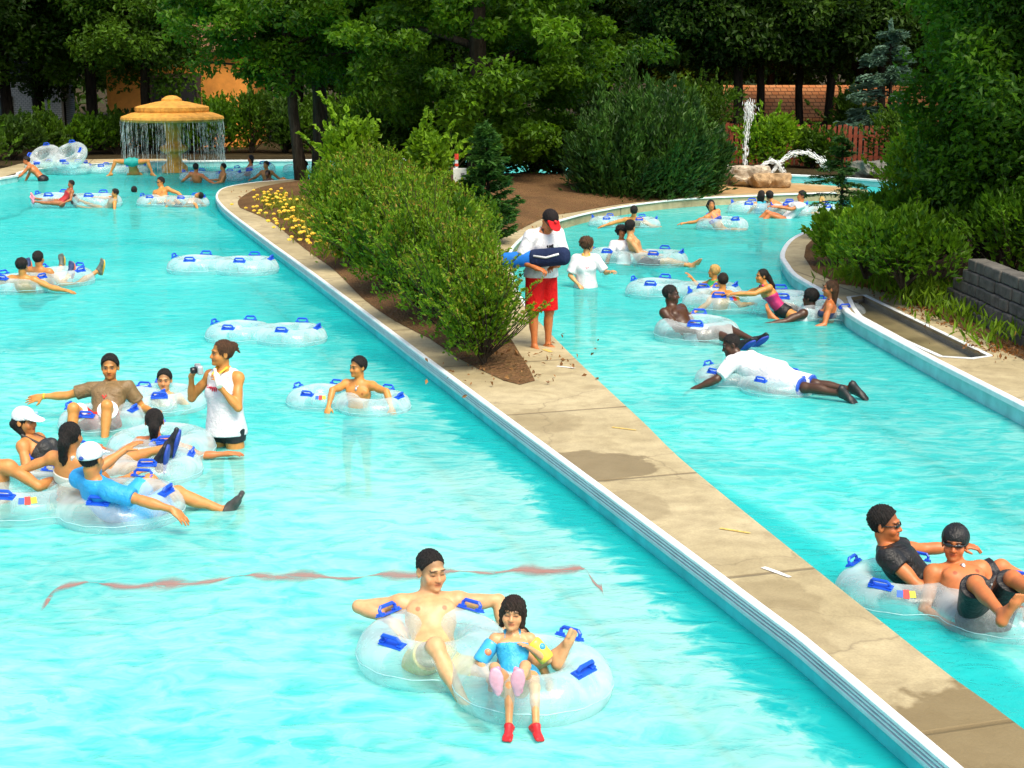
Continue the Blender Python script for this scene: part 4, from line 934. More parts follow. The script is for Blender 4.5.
    for sd, spec, n_, hdir, hpn in (('l', la, 'lsh', lh, lpn), ('r', ra, 'rsh', rh, rpn)):
        sg = 1 if sd == 'l' else -1; d1, d2 = nrm(spec[0]), nrm(spec[1]); m_ = muscle*(.86 if fem else 1)*(.6+.4*g)
        sh = J[n_]; el = sh + d1*.285*s; wr = el + d2*.245*s; J[sd+'el'] = el; J[sd+'wr'] = wr
        add(sd+'ua', 'rc', sh, el, .052*s*m_, .040*s*m_, k=.03*s); add(sd+'ua', 'el', sh+d1*.01*s, AX(d1, perp(d1, [0.3, .5, 1]), np.cross(d1, perp(d1, [0.3, .5, 1]))), V3(.07, .056, .056)*s*m_, k=.03*s)
        bax = perp(d1, d2 if abs(np.dot(d1, d2)) < .97 else F2); add(sd+'ua', 'el', sh+d1*.15*s+bax*.012*s, AX(d1, bax, np.cross(d1, bax)), V3(.085, .046, .044)*s*m_, k=.02*s)
        add(sd+'fa', 'rc', el, wr, .040*s*m_, .027*s*m_, k=.02*s); add(sd+'fa', 'el', el+d2*.075*s, AX(d2, perp(d2, [0.2, .6, 1]), np.cross(d2, perp(d2, [.2, .6, 1]))), V3(.09, .044, .040)*s*m_, k=.02*s)
        h = nrm(hdir) if hdir is not None else d2; pn = perp(h, hpn if hpn is not None else (0.1, .1, -1)); ac = np.cross(h, pn)*sg   # thumb side is -ac
        HJ[sd] = (wr, h, pn, ac)
        hs_ = s*(.95 if fem else 1.05)
        add(sd+'hand', 'rc', wr, wr+h*.03*hs_, .026*s, .026*s, k=.015*s)
        add(sd+'hand', 'el', wr+h*.052*hs_, AX(h, ac, pn), V3(.052, .043, .019)*hs_, k=.015*s)
        rmin = .62*vx
        for fi, (o_, ln, st_) in enumerate(((-.031, .068, .088), (-.010, .078, .094), (.012, .073, .092), (.032, .056, .083))):
            b = wr+h*st_*hs_+ac*o_*hs_; sp_ = ac*(o_*1.5)
            f1 = nrm(h*math.cos(curl*.7)+pn*math.sin(curl*.7)+sp_*2.2); f2 = nrm(h*math.cos(curl*1.7)+pn*math.sin(curl*1.7)+sp_*1.5)
            m1 = b+f1*ln*.52*hs_; e1 = m1+f2*ln*.50*hs_
            add(sd+'hand', 'rc', b-h*.012*hs_, m1, max(rmin, .0098*hs_), max(rmin, .0088*hs_), k=.004*s); add(sd+'hand', 'rc', m1, e1, max(rmin, .0086*hs_), max(rmin, .0070*hs_), k=.004*s)
        tb = wr+h*.022*hs_-ac*.026*hs_; t1 = nrm(h*.62-ac*.75+pn*.30); t2 = nrm(h*.85-ac*.35+pn*.45)
        add(sd+'hand', 'rc', tb, tb+t1*.042*hs_, max(rmin, .0145*hs_), max(rmin, .0115*hs_), k=.008*s); add(sd+'hand', 'rc', tb+t1*.042*hs_, tb+t1*.042*hs_+t2*.032*hs_, max(rmin, .0110*hs_), max(rmin, .0085*hs_), k=.004*s)
    # legs
    for sd, spec, n_, fd in (('l', ll, 'lhp', lf), ('r', rl, 'rhp', rf)):
        d1, d2 = nrm(spec[0]), nrm(spec[1]); hpj = J[n_]; kn = hpj + d1*.425*s; an = kn + d2*.405*s; J[sd+'kn'] = kn; J[sd+'an'] = an
        gg = .55+.45*g
        add(sd+'th', 'rc', hpj, kn, .086*s*gg*(1.04 if fem else 1), .054*s*gg, k=.04*s); fx = perp(d1, F1+U1*.4); add(sd+'th', 'el', hpj+d1*.17*s+fx*.012*s, AX(d1, fx, np.cross(d1, fx)), V3(.18, .080, .078)*s*gg, k=.03*s)
        add(sd+'sk', 'rc', kn, an, .052*s*gg, .034*s, k=.025*s)
        bk = perp(d2, -(d1*.0+perp(d1, F1+U1*.5)) if np.dot(d1, d2) > .98 else (d1 - d2*np.dot(d1, d2))*-1.0)
        add(sd+'sk', 'el', kn+d2*.13*s+bk*.018*s, AX(d2, bk, np.cross(d2, bk)), V3(.12, .050, .048)*s*gg, k=.025*s)
        add(sd+'sk', 'el', kn, AX(d2, bk, np.cross(d2, bk)), V3(.058, .054, .052)*s*gg, k=.02*s)
        f = nrm(fd) if fd is not None else nrm(-bk*.8 + d2*.6)
        so_ = perp(f, d2); la_ = np.cross(f, so_)
        hl_ = an - f*.035*s + so_*.040*s; bl = an + f*.125*s + so_*.055*s
        add(sd+'ft', 'rc', an, hl_, .036*s, .036*s, k=.015*s); add(sd+'ft', 'rc', hl_, bl, .035*s, .024*s, k=.02*s); add(sd+'ft', 'rc', an+so_*.005*s+f*.02*s, bl-so_*.006*s, .030*s, .020*s, k=.02*s)
        add(sd+'ft', 'el', bl, AX(f, la_, so_), V3(.05, .046, .020)*s, k=.015*s)
        for ti, (o_, ln, r_) in enumerate(((-.032, .052, .0145), (-.012, .050, .0105), (.006, .046, .010), (.021, .040, .0095), (.034, .032, .009))):
            sg = 1 if sd == 'l' else -1
            b = bl + f*.028*s + la_*o_*s*sg*1.0 + so_*.004*s; add(sd+'ft', 'rc', b, b+f*ln*.85*s, max(.62*vx, r_*s), max(.6*vx, r_*.85*s), k=.005*s)
    # head
    add('head', 'el', hp(0, -.014, .030), AH, V3(.076, .096, .088)*q, k=.02*s)
    add('head', 'el', hp(0, .026, -.030), AH, V3(.064, .066, .082)*q, k=.02*q)
    add('head', 'el', hp(0, .044, -.080), AH, V3(.047 if not fem else .040, .045, .034)*q, k=.025*q)
    face = dist < 24
    add('head', 'rc', hp(0, .086, .004), hp(0, .106, -.033), .010*q, .0125*q, k=.014*q)
    if face:
        for sg in (1, -1): add('head', 'el', hp(.012*sg, .095, -.037), AH, V3(.0095, .012, .008)*q, k=.008*q)
        add('head', 'el', hp(0, .082, .024), AH, V3(.052, .014, .011)*q, k=.014*q)
        for sg in (1, -1): add('head', 'el', hp(.032*sg, .105, .002), AH, V3(.021, .020, .013)*q, k=.012*q, sub=True)
        for sg in (1, -1): add('head', 'el', hp(.031*sg, .0735, .001), AH, V3(.0155, .0155, .0145)*q, k=.003*q)
        for sg in (1, -1): add('head', 'el', hp(.042*sg, .062, -.036), AH, V3(.024, .024, .026)*q, k=.02*q)
        add('head', 'el', hp(0, .085, -.058), AH, V3(.025, .014, .0075)*q, k=.006*q); add('head', 'el', hp(0, .083, -.070), AH, V3(.022, .014, .0075)*q, k=.005*q)
        add('head', 'el', hp(0, .078, -.096), AH, V3(.022, .020, .017)*q, k=.014*q)
    for sg in (1, -1):
        add('head', 'el', hp(.079*sg, -.008, -.008), np.stack([nrm(hl*sg+hf_*.3), nrm(hf_-hl*sg*.3), hu]), V3(.010, .021, .033)*q, k=.006*q)
    if face: 
        for sg in (1, -1): add('head', 'el', hp(.088*sg, .002, -.006), np.stack([nrm(hl*sg+hf_*.3), nrm(hf_-hl*sg*.3), hu]), V3(.006, .010, .017)*q, k=.004*q, sub=True)
    S_ = Solid()
    order = ['pelvis', 'waist', 'chest', 'neck', 'lua', 'rua', 'lfa', 'rfa', 'lth', 'rth', 'lsk', 'rsk', 'lft', 'rft', 'lhand', 'rhand', 'head']
    for gname in order:
        for kind, a, k in pr.get(gname, []): getattr(S_, kind)(*a, **k)
    base = np.array(SK[skin] if isinstance(skin, str) else skin); hc = np.array(HC[hair[1]]) if hair else np.array(HC['black'])
    def elw(V, c, ax, r, soft=.35):
        d = np.sqrt(sum((((V-c)@ax[i])/r[i])**2 for i in range(3))); return np.clip((1+soft-d)/soft, 0, 1)[:, None]
    def paint(V):
        C = np.tile(base, (len(V), 1)).astype(float)
        rd = np.array([1.0, .72, .66])
        C = C*(1-.5*elw(V, hp(0, .09, -.035), AH, V3(.07, .04, .028)*q, .8)*(1-rd))
        for n_ in ('lhand', 'rhand'):
            wr, h, pn, ac = HJ[n_[0]]; C = C*(1-.35*elw(V, wr+h*.13*s, np.stack([h, ac, pn]), V3(.06, .06, .05)*s, .6)*(1-rd))
        if sum(base) < .2:                                          # palms and soles are paler on dark skin
            for n_ in 'lr':
                an = J[n_+'an']
                C = C
        if not fem and not any(w_[0] in ('tshirt', 'tank') for w_ in wear):
            for sg in (1, -1): C = C + (base*np.array([.62, .42, .40])-C)*elw(V, J['waist']+U2*.185*s+L2*.085*s*sg+F2*.11*s, A2, V3(.014, .03, .014)*s, .3)
        if hair and not cap: C = C + (hc*1.2-C)*.8*elw(V, hp(0, -.03, .045), AH, V3(.084, .094, .085)*q, .3)
        if face:
            if beard: C = C + (hc*.5+base*.35-C)*beard*np.maximum(elw(V, hp(0, .06, -.095), AH, V3(.062, .06, .036)*q, .5), elw(V, hp(0, .10, -.050), AH, V3(.028, .02, .006)*q, .4)*.7)
            C = C + (base*np.array([.80, .42, .42])-C)*.75*elw(V, hp(0, .098, -.0635), AH, V3(.024, .02, .0115)*q, .3)
            C = C + (base*np.array([.35, .18, .16])-C)*.8*elw(V, hp(0, .104, -.0640), AH, V3(.022, .02, .0022)*q, .5)
            for sg in (1, -1):
                C = C + (hc-C)*.85*elw(V, hp(.034*sg, .09, .0235), np.stack([nrm(hl*sg*1-hu*.12), hf_, nrm(hu+hl*sg*.12)]), V3(.023, .03, .0055)*q, .4)
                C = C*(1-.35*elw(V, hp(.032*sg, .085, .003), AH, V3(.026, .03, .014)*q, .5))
                if eyes == 'open':
                    C = C + (np.array([.40, .37, .33])-C)*elw(V, hp(.031*sg, .088, .000), AH, V3(.0115, .02, .0042)*q, .3); C = C + (np.array([.02, .012, .008])-C)*elw(V, hp(.031*sg, .09, .000), AH, V3(.0058, .02, .0060)*q, .3)
                    C = C + (np.array([.02, .012, .01])-C)*.85*elw(V, hp(.031*sg, .09, .0062), AH, V3(.0150, .02, .0018)*q, .5)
                elif eyes == 'closed': C = C + (np.array([.03, .015, .01])-C)*.9*elw(V, hp(.032*sg, .09, -.0055), AH, V3(.0160, .02, .0026)*q, .5)
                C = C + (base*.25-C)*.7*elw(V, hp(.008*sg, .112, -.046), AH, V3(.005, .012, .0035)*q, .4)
        return np.clip(C, 0, 1)
    link_mesh('body', S_.mesh('body', vx, colors=paint), skin_mat(), t)
    # ---- clothes
    def garment(name, groups, infl, mat, cuts=(), extra=None, per=None, smooth_k=None, v=None, parent=t):
        G_ = Solid()
        for gname in groups:
            for kind, a, k in pr.get(gname, []):
                if k.get('sub'): continue
                k2 = dict(k); k2['infl'] = infl; k2['k'] = smooth_k or k.get('k', .02); k2['cuts'] = list(per.get(gname, [])) if per else []
                getattr(G_, kind)(*a, **k2)
        if extra: extra(G_)
        if not G_.p: return None
        return link_mesh(name, G_.mesh(name, v or vx, gcuts=cuts), mat, parent)
    def limb_cut(a, b, f): d = nrm(b-a); return (a + (b-a)*f, d)
    for w_ in wear:
        typ, col = w_[0], w_[1]; o = w_[2] if len(w_) > 2 else {}
        mat = fabric(col, o.get('wet', True))
        if typ in ('tshirt', 'tank'):
            hem = o.get('hem', -.02); sl_ = o.get('sleeve', .62 if typ == 'tshirt' else 0); inf = o.get('infl', .014)*s
            gp = ['pelvis', 'waist', 'chest']; per = {}
            if sl_ > 0:
                for sd in 'lr': gp.append(sd+'ua'); per[sd+'ua'] = [limb_cut(J[sd+'sh'], J[sd+'el'], sl_)]
            def ex(G_, sl_=sl_, inf=inf):
                if sl_ > 0:
                    for sd in 'lr': e = J[sd+'sh']+(J[sd+'el']-J[sd+'sh'])*(sl_+.1); G_.rc(J[sd+'sh'], e, .062*s*g+inf*.5, .058*s*g+inf, k=.03*s, cuts=[limb_cut(J[sd+'sh'], J[sd+'el'], sl_)])
                else:
                    for sd in 'lr': G_.rc(J[sd+'sh']+(J['neck']-J[sd+'sh'])*.25, J['waist']+U2*.1*s+(L2 if sd == 'l' else -L2)*.08*s, .062*s, .09*s, k=.04*s)
                if o.get('loose'): G_.rc(J['waist']+U2*.1*s, U1*(hem)*s, .15*s*g, .185*s*g, k=.06*s)
            nk = J['neck']+U2*.012*s+F2*.0*s
            cuts = [(J['pel']+U1*hem*s, -U1), (J['neck']+U2*.035*s+F2*.0, nrm(U2*1.0+F2*.55))]
            if sl_ == 0: cuts += [(J['lsh']-L2*.022*s, nrm(L2+U2*.25)), (J['rsh']+L2*.022*s, nrm(-L2+U2*.25))]
            garment('tank_top' if typ == 'tank' else 't_shirt', gp, inf, mat, cuts, ex, per)
        elif typ in ('trunks', 'shorts'):
            lg = o.get('leg', .62); fl_ = o.get('flare', .018)*s; top = o.get('top', .10)
            per = {}; gp = ['pelvis']
            def ex(G_, lg=lg, fl_=fl_):
                for sd in 'lr':
                    a, b = J[sd+'hp'], J[sd+'kn']; G_.rc(a, a+(b-a)*(lg+.08), .096*s*(.55+.45*g)+fl_*.4, (.086-.03*lg)*s*(.55+.45*g)+fl_*1.3, k=o.get('k', .045)*s, cuts=[limb_cut(a, b, lg)])
                if top > .12: G_.el(J['waist']*.7, A1, V3(.142, .108, .12)*s*g, k=.03*s)
            m_ = garment('swim_trunks' if typ == 'trunks' else 'shorts', gp, .012*s, mat, [(J['pel']+U1*top*s, U1)], ex, per)
            if o.get('trim'):
                for sd in 'lr':
                    a, b = J[sd+'hp'], J[sd+'kn']; d = nrm(b-a); G_ = Solid(); c0 = lg-.06
                    G_.rc(a+(b-a)*(lg-.2), a+(b-a)*(lg+.08), (.086-.03*lg)*s*(.55+.45*g)+fl_*1.25+.003, (.086-.03*lg)*s*(.55+.45*g)+fl_*1.3+.003, cuts=[limb_cut(a, b, lg+.004), (a+(b-a)*c0, -d)])
                    link_mesh('trim', G_.mesh('trim', vx), fabric(o['trim'], True), m_)
        elif typ == 'onepiece':
            garment('swimsuit', ['pelvis', 'waist', 'chest'], .006*s, mat, [(J['waist']+U2*o.get('top', .19)*s, nrm(U2+F2*o.get('tilt', -.35))), (J['pel']-U1*.06*s, -U1)])
            for sg in (1, -1):
                G_ = Solid(); st0 = J['neck']-U2*.0*s+L2*.07*s*sg; G_.rc(st0+F2*.03*s+U2*.038*s, J['waist']+U2*.16*s+L2*.085*s*sg+F2*.105*s, .013*s, .016*s); G_.rc(st0+U2*.038*s+F2*.03*s, J['waist']+U2*.15*s+L2*.05*s*sg-F2*.095*s, .013*s, .016*s)
                link_mesh('strap', G_.mesh('strap', max(.006, vx*.7)), mat, t)
        elif typ == 'bikini':
            garment('bikini_top', ['chest'], .007*s, mat, [(J['waist']+U2*.195*s, U2), (J['waist']+U2*.105*s, -U2)])
            for sg in (1, -1):
                G_ = Solid(); n0 = J['neck']+U2*.028*s; G_.rc(n0-F2*.045*s+L2*.035*s*sg, n0+F2*.03*s+L2*.05*s*sg, .010*s, .010*s); G_.rc(n0+F2*.03*s+L2*.05*s*sg, J['waist']+U2*.17*s+L2*.075*s*sg+F2*.115*s, .010*s, .014*s)
                if o.get('back', True): G_.rc(n0-F2*.045*s+L2*.03*s*sg, J['waist']+U2*.15*s+L2*.03*s*sg-F2*.100*s, .010*s, .010*s)
                link_mesh('strap', G_.mesh('strap', max(.005, vx*.7)), mat, t)
            garment('bikini_bottom', ['pelvis'], .008*s, mat, [(J['pel']+U1*.05*s, U1), (J['pel']-U1*.10*s, -U1)])
        elif typ == 'shoes':
            for sd in 'lr':
                if o.get('only') and o['only'] != sd: continue
                sh_ = garment('shoe', [sd+'ft'], .010*s, plain('rubber_shoe', col, .5, .2, 20), [], None, {sd+'ft': [(J[sd+'an']-nrm(J[sd+'an']-J[sd+'kn'])*.005*s, -nrm(J[sd+'an']-J[sd+'kn']))]})
                if o.get('sole'):
                    d2 = nrm(J[sd+'an']-J[sd+'kn']); fd = lf if sd == 'l' else rf; f = nrm(fd) if fd is not None else None
                    if f is not None:
                        so_ = perp(f, d2); la_ = np.cross(f, so_); G_ = Solid(); G_.el(J[sd+'an']+f*.05*s+so_*.085*s, AX(f, la_, so_), V3(.145, .050, .014)*s); G_.el(J[sd+'an']+f*.11*s+so_*.085*s, AX(f, la_, so_), V3(.075, .058, .014)*s, k=.03); link_mesh('sole', G_.mesh('sole', vx), plain('rubber_sole', o['sole'], .6, .15, 25), sh_)
        elif typ == 'band':
            sd = o.get('side', 'l'); a, b = J[sd+'el'], J[sd+'wr']; d = nrm(b-a); G_ = Solid(); f0 = o.get('at', .93)
            G_.rc(a+(b-a)*.7, b+d*.03, .034*s, .032*s, cuts=[(a+(b-a)*(f0+.035), d), (a+(b-a)*(f0-.035), -d)]); link_mesh('wristband', G_.mesh('wristband', min(vx, .006)), plain('band', col, .5), t)
        elif typ == 'lanyard':
            G_ = Solid(); n0 = J['neck']+U2*.045*s
            for sg in (1, -1): G_.rc(n0-F2*.05*s+L2*.03*s*sg, n0+F2*.035*s+L2*.055*s*sg, .010*s, .010*s); G_.rc(n0+F2*.035*s+L2*.055*s*sg, J['waist']+U2*o.get('z', .14)*s+F2*.135*s+L2*.03*s*sg, .010*s, .010*s)
            link_mesh('lanyard', G_.mesh('lanyard', max(.006, vx*.7)), plain('lanyard', col, .6), t)
        elif typ == 'necklace':
            G_ = Solid(); n0 = J['neck']+U2*.02*s
            for sg in (1, -1): G_.rc(n0+L2*.055*s*sg+F2*.02*s, J['waist']+U2*.25*s+F2*.115*s, .0055*s, .0055*s)
            G_.el(J['waist']+U2*.238*s+F2*.118*s, A2, V3(.010, .006, .016)*s); link_mesh('necklace', G_.mesh('necklace', .0045), plain('silver', col, .25, .1, 20, metal=.6), t)
        elif typ == 'letters':
            # lettering across the chest, strokes laid on the shirt
            mb = MB(); x0 = -len(o['text'])*.5*o['w']
            for ci, ch in enumerate(o['text']):
                for seg in GLYPH.get(ch, []):
                    pts = [J['waist']+U2*(o['z']+y_*o['h'])*s+L2*-(0)*s+L2*((x0+(ci+x_)*o['w']))*s+F2*(o['f']-((x0+(ci+x_)*o['w'])**2)*1.6)*s for x_, y_ in seg]
                    mb.tube(pts, o.get('r', .006)*s, 5)
            mb.build('lettering', plain('red_print', col, .7), t)
        elif typ == 'float':
            sd = o['side']; a, b = J[sd+'sh'], J[sd+'el']; d = nrm(b-a); G_ = Solid(); G_.rc(a+(b-a)*.25, a+(b-a)*.85, .085*s, .085*s, k=.01, cuts=[(a+(b-a)*1.0, d), (a+(b-a)*.12, -d)])
            fo = link_mesh('arm_float', G_.mesh('arm_float', vx), plain('inflated_vinyl', col, .25, .15, 8), t)
            if o.get('col2'):
                G_ = Solid(); c = a+(b-a)*.5+nrm(np.asarray(o['at']))*.062*s; G_.el(c, np.eye(3), V3(.042, .042, .042)*s); link_mesh('float_print', G_.mesh('float_print', vx), plain('inflated_vinyl', o['col2'], .3, .15, 8), fo)
    # ---- hair
    def wobble(amp, fr, seed=0):
        def f(V):
            c = V-J['hd']; n_ = c/(np.linalg.norm(c, axis=1)[:, None]+1e-9); a = np.sin(c[:, 0]*fr+seed)*np.cos(c[:, 1]*fr*1.1+1)+np.sin(c[:, 2]*fr*.9+2+seed)*np.cos(c[:, 0]*fr*1.7); return V+n_*(a*amp*q)[:, None]
        return f
    if hair:
        st_ = hair[0]; G_ = Solid(); hv = min(vx, .012) if dist < 25 else vx*.8; amp, fr = .0040, 215
        facecut = lambda: G_.el(hp(0, .112, -.008), AH, V3(.074, .085, .102)*q, k=.010*q, sub=True)
        if st_ in ('short', 'buzz'):
            if st_ == 'buzz': amp, fr = .0028, 270
            th_ = .011 if st_ == 'short' else .004
            G_.el(hp(0, -.016, .033), AH, V3(.076+th_, .096+th_, .088+th_*1.4)*q, cuts=[(hp(0, -.08, -.058), -hu), (hp(0, .060, .066), nrm(hf_ - hu*.75))]); facecut()
            for sg in (1, -1): G_.el(hp(.08*sg, .045, -.045), AH, V3(.04, .035, .055)*q, k=.008*q, sub=True)
        elif st_ == 'spiky':
            G_.el(hp(0, -.014, .038), AH, V3(.090, .106, .098)*q, cuts=[(hp(0, -.08, -.055), -hu)]); facecut(); amp, fr = .006, 190
        elif st_ in ('pony', 'bun', 'long', 'wet'):
            G_.el(hp(0, -.018, .030), AH, V3(.086, .100, .096)*q, cuts=[(hp(0, -.08, -.075), -hu)]); facecut()
            if st_ == 'bun': G_.el(hp(0, -.105, .055), AH, V3(.045, .045, .045)*q, k=.02*q); G_.rc(hp(.0, -.125, .05), hp(.03, -.155, .0), .022*q, .006*q, k=.01*q); G_.rc(hp(-.02, -.125, .05), hp(-.03, -.150, .02), .018*q, .005*q, k=.01*q); amp = .005
            elif st_ == 'pony':
                dn = nrm(-U2*.8-hu*.2); G_.rc(hp(0, -.105, .0), hp(0, -.118, -.03)+dn*.02*q, .040*q, .045*q, k=.03*q); G_.rc(hp(0, -.118, -.03), hp(0, -.118, -.03)+dn*.15*q+hl*.015*q, .046*q, .034*q, k=.02*q); G_.rc(hp(0, -.118, -.03)+dn*.15*q, hp(.01, -.11, -.03)+dn*.235*q, .030*q, .010*q, k=.02*q); amp = .003
            else:
                dn = nrm(-U2)
                for l_ in (-.05, 0, .05): G_.rc(hp(l_, -.065, -.02), hp(l_, -.085, -.03)+dn*(.17 if st_ == 'long' else .12)*q, .052*q, .030*q, k=.02*q)
                amp = .003
        elif st_ == 'bob':
            G_.el(hp(0, -.014, .030), AH, V3(.090, .104, .098)*q, cuts=[(hp(0, 0, -.085), -hu)])
            for sg in (1, -1): G_.rc(hp(.066*sg, .0, .0), hp(.070*sg, .012, -.085), .032*q, .022*q, k=.02*q)
            G_.rc(hp(0, -.07, 0), hp(0, -.07, -.09), .06*q, .05*q, k=.03*q); G_.el(hp(0, .112, -.052), AH, V3(.058, .07, .082)*q, k=.01*q, sub=True)
            for k_ in (-3, -2, -1, 0, 1, 2, 3): G_.rc(hp(.013*k_, .072-abs(k_)*.004, .085), hp(.017*k_, .098-abs(k_)*.006, .030+.004*(k_ % 2)), .013*q, .006*q, k=.008*q)
        elif st_ == 'curly':
            G_.el(hp(0, -.016, .036), AH, V3(.106, .116, .110)*q, cuts=[]); facecut(); amp, fr = .009, 110
            crng = np.random.default_rng(int(abs(pos[0])*100))
            for _ in range(26): v_ = nrm(crng.normal(0, 1, 3)+[0, -.5, .6]); G_.el(hp(v_[0]*.10, v_[1]*.11-.016, .03+v_[2]*.10), np.eye(3), V3(.026, .026, .026)*q, k=.008*q)
        elif st_ == 'afro':
            G_.el(hp(0, -.014, .040), AH, V3(.092, .106, .098)*q); facecut(); amp, fr = .005, 220
        link_mesh('hair', G_.mesh('hair', hv, jitter=wobble(amp, fr/q/1.0)), hair_mat(HC[hair[1]]), t)
    if cap:
        col, brimcol, kind = cap[0], cap[1], cap[2] if len(cap) > 2 else 'cap'
        G_ = Solid()
        if kind == 'cap':
            G_.el(hp(0, -.014, .044), AH, V3(.092, .110, .094)*q, cuts=[(hp(0, 0, .020), nrm(-hu+hf_*.05))]); co = link_mesh('cap', G_.mesh('cap', min(vx, .01)), fabric(col, False), t)
            G_ = Solid(); G_.el(hp(0, .112, .030), np.stack([hl, nrm(hf_-hu*.22), nrm(hu+hf_*.22)]), V3(.078, .092, .011)*q, cuts=[(hp(0, .07, 0), -hf_)]); G_.el(hp(0, .06, .045), AH, V3(.080, .050, .03)*q, k=.02)
            link_mesh('brim', G_.mesh('brim', min(vx, .008)), fabric(brimcol, False), co)
            if len(cap) > 3:
                G_ = Solid(); e = cap[3]; G_.el(hp(*e), AH, V3(.020, .020, .016)*q); link_mesh('emblem', G_.mesh('emblem', .006), plain('blue_stitching', cap[4] if len(cap) > 4 else (.03, .08, .30), .7), co)
        else:                                                       # bandana tied over the head
            G_.el(hp(0, -.014, .040), AH, V3(.094, .110, .096)*q, cuts=[]); G_.el(hp(.012, .12, -.050), AH, V3(.072, .085, .080)*q, k=.012*q, sub=True); G_.rc(hp(0, -.07, 0), hp(0, -.08, -.08), .055*q, .04*q, k=.03*q)
            link_mesh('bandana', G_.mesh('bandana', min(vx, .01)), fabric(col, True), t)
    if glasses:
        G_ = Solid()
        for sg in (1, -1):
            G_.el(hp(.032*sg, .096, .002), np.stack([nrm(hl*sg-hf_*.3), nrm(hf_+hl*sg*.3), hu]), V3(.030, .006, .0155)*q, k=.004); G_.rc(hp(.060*sg, .085, .006), hp(.080*sg, .0, .006), .006*q, .005*q, k=.004)
        G_.rc(hp(-.012, .106, .004), hp(.012, .106, .004), .005*q, .005*q, k=.004)
        link_mesh('sunglasses', G_.mesh('sunglasses', min(vx, .006)), plain('dark_lens', glasses, .08, .1, 10, 0, spec=.8), t)
    return t, {k_: v_+pos for k_, v_ in J.items()}, {k_: (v_[0]+pos, v_[1], v_[2], v_[3]) for k_, v_ in HJ.items()}
GLYPH = {'i': [[(.5, 0), (.5, .6)], [(.5, .85), (.5, .95)]], 'n': [[(.15, 0), (.15, .7)], [(.15, .5), (.5, .7), (.8, .55), (.8, 0)]], 's': [[(.8, .6), (.4, .7), (.2, .5), (.75, .25), (.5, 0), (.15, .1)]], 'm': [[(.05, 0), (.05, .7)], [(.05, .5), (.3, .7), (.5, .55), (.5, 0)], [(.5, .5), (.75, .7), (.95, .55), (.95, 0)]], 'j': [[(.6, .65), (.55, -.1), (.3, -.3), (.05, -.15)], [(.6, .85), (.6, .95)]], 'v': [[(.1, .7), (.5, 0), (.9, .7)]], 'w': [[(.05, .7), (.28, 0), (.5, .6), (.72, 0), (.95, .7)]], 'e': [[(.15, .35), (.8, .38), (.6, .7), (.25, .6), (.15, .3), (.4, 0), (.8, .12)]]}

# ------------------------------------------------------------------ clear vinyl tubes
def vinyl_mat():
    m, nt, bs = new_mat('clear_vinyl'); out = nt.nodes['Material Output']; co = objco(nt)
    lw = N(nt, 'ShaderNodeLayerWeight'); lw.inputs[0].default_value = .42
    tr = N(nt, 'ShaderNodeBsdfTransparent'); tr.inputs[0].default_value = (.80, .955, .97, 1)
    n1 = noise(nt, 3.4, 2, .5, co, .8); n2 = noise(nt, 42, 2, .6, co)
    bs.inputs['Base Color'].default_value = (.80, .86, .87, 1); bs.inputs['Roughness'].default_value = .12; bs.inputs['Specular IOR Level'].default_value = .9
    h = math_(nt, 'ADD', n1.outputs[0], math_(nt, 'MULTIPLY', n2.outputs[0], .03)); b = bump(nt, h, .5, .05, bs); nt.links.new(b.outputs[0], lw.inputs['Normal'])
    f = math_(nt, 'MULTIPLY_ADD', lw.outputs['Facing'], .42, .10)
    wetf = ramp(nt, n1.outputs[0], [(.42, (0, 0, 0)), (.66, (.16,)*3)]); drops = ramp(nt, n2.outputs[0], [(.60, (0, 0, 0)), (.68, (.07,)*3)])
    f = math_(nt, 'ADD', f, math_(nt, 'ADD', wetf.outputs[0], drops.outputs[0]))
    mx = N(nt, 'ShaderNodeMixShader'); nt.links.new(f, mx.inputs[0]); nt.links.new(tr.outputs[0], mx.inputs[1]); nt.links.new(bs.outputs[0], mx.inputs[2]); nt.links.new(mx.outputs[0], out.inputs[0])
    return m
M_VINYL = vinyl_mat(); M_HANDLE = plain('blue_vinyl_handle', (.010, .085, .62), .35, .15, 12, .1, .003)
M_LAB = [plain('label_'+n_, c, .5, .05) for n_, c in (('yellow', (.75, .55, .03)), ('red', (.60, .04, .03)), ('blue', (.03, .12, .60)))]
TUBE_ME = {}
def tube_mesh(kind):
    if kind in TUBE_ME: return TUBE_ME[kind]
    S_ = Solid()
    if kind == 'double': S_.tor((-.43, 0, .13), .345, .183, 1.0); S_.tor((.43, 0, .13), .345, .183, 1.0, k=.10)
    else: S_.tor((0, 0, .13), .36, .183, 1.0)
    def jit(V): return V + np.stack([0*V[:, 0], 0*V[:, 0], .006*np.sin(V[:, 0]*9+V[:, 1]*4)], 1)
    me = S_.mesh('vinyl', .018, jitter=jit); me.materials.append(M_VINYL)
    TUBE_ME[kind] = me; return me
def seam_mesh(kind):
    if 's'+kind in TUBE_ME: return TUBE_ME['s'+kind]
    mb = MB(); pts = []
    if kind == 'double':
        a0 = math.acos(-.43/.529)
        for cx, off in ((.43, 0), (-.43, math.pi)):
            pts += [(cx+.528*math.cos(off-a0+2*a0*k/40), .528*math.sin(off-a0+2*a0*k/40), .135+.004*math.sin(k*1.7)) for k in range(1, 40)]
    else: pts = [(.543*math.cos(2*math.pi*k/60), .543*math.sin(2*math.pi*k/60), .135+.004*math.sin(k*1.7)) for k in range(60)]
    mb.tube(pts+[pts[0]], .0035, 5, caps=False)
    me = bpy.data.meshes.new('seam'); mb.bm.to_mesh(me); mb.bm.free(); me.materials.append(plain('seam_vinyl', (.36, .60, .62), .3, .1, 20)); TUBE_ME['s'+kind] = me; return me
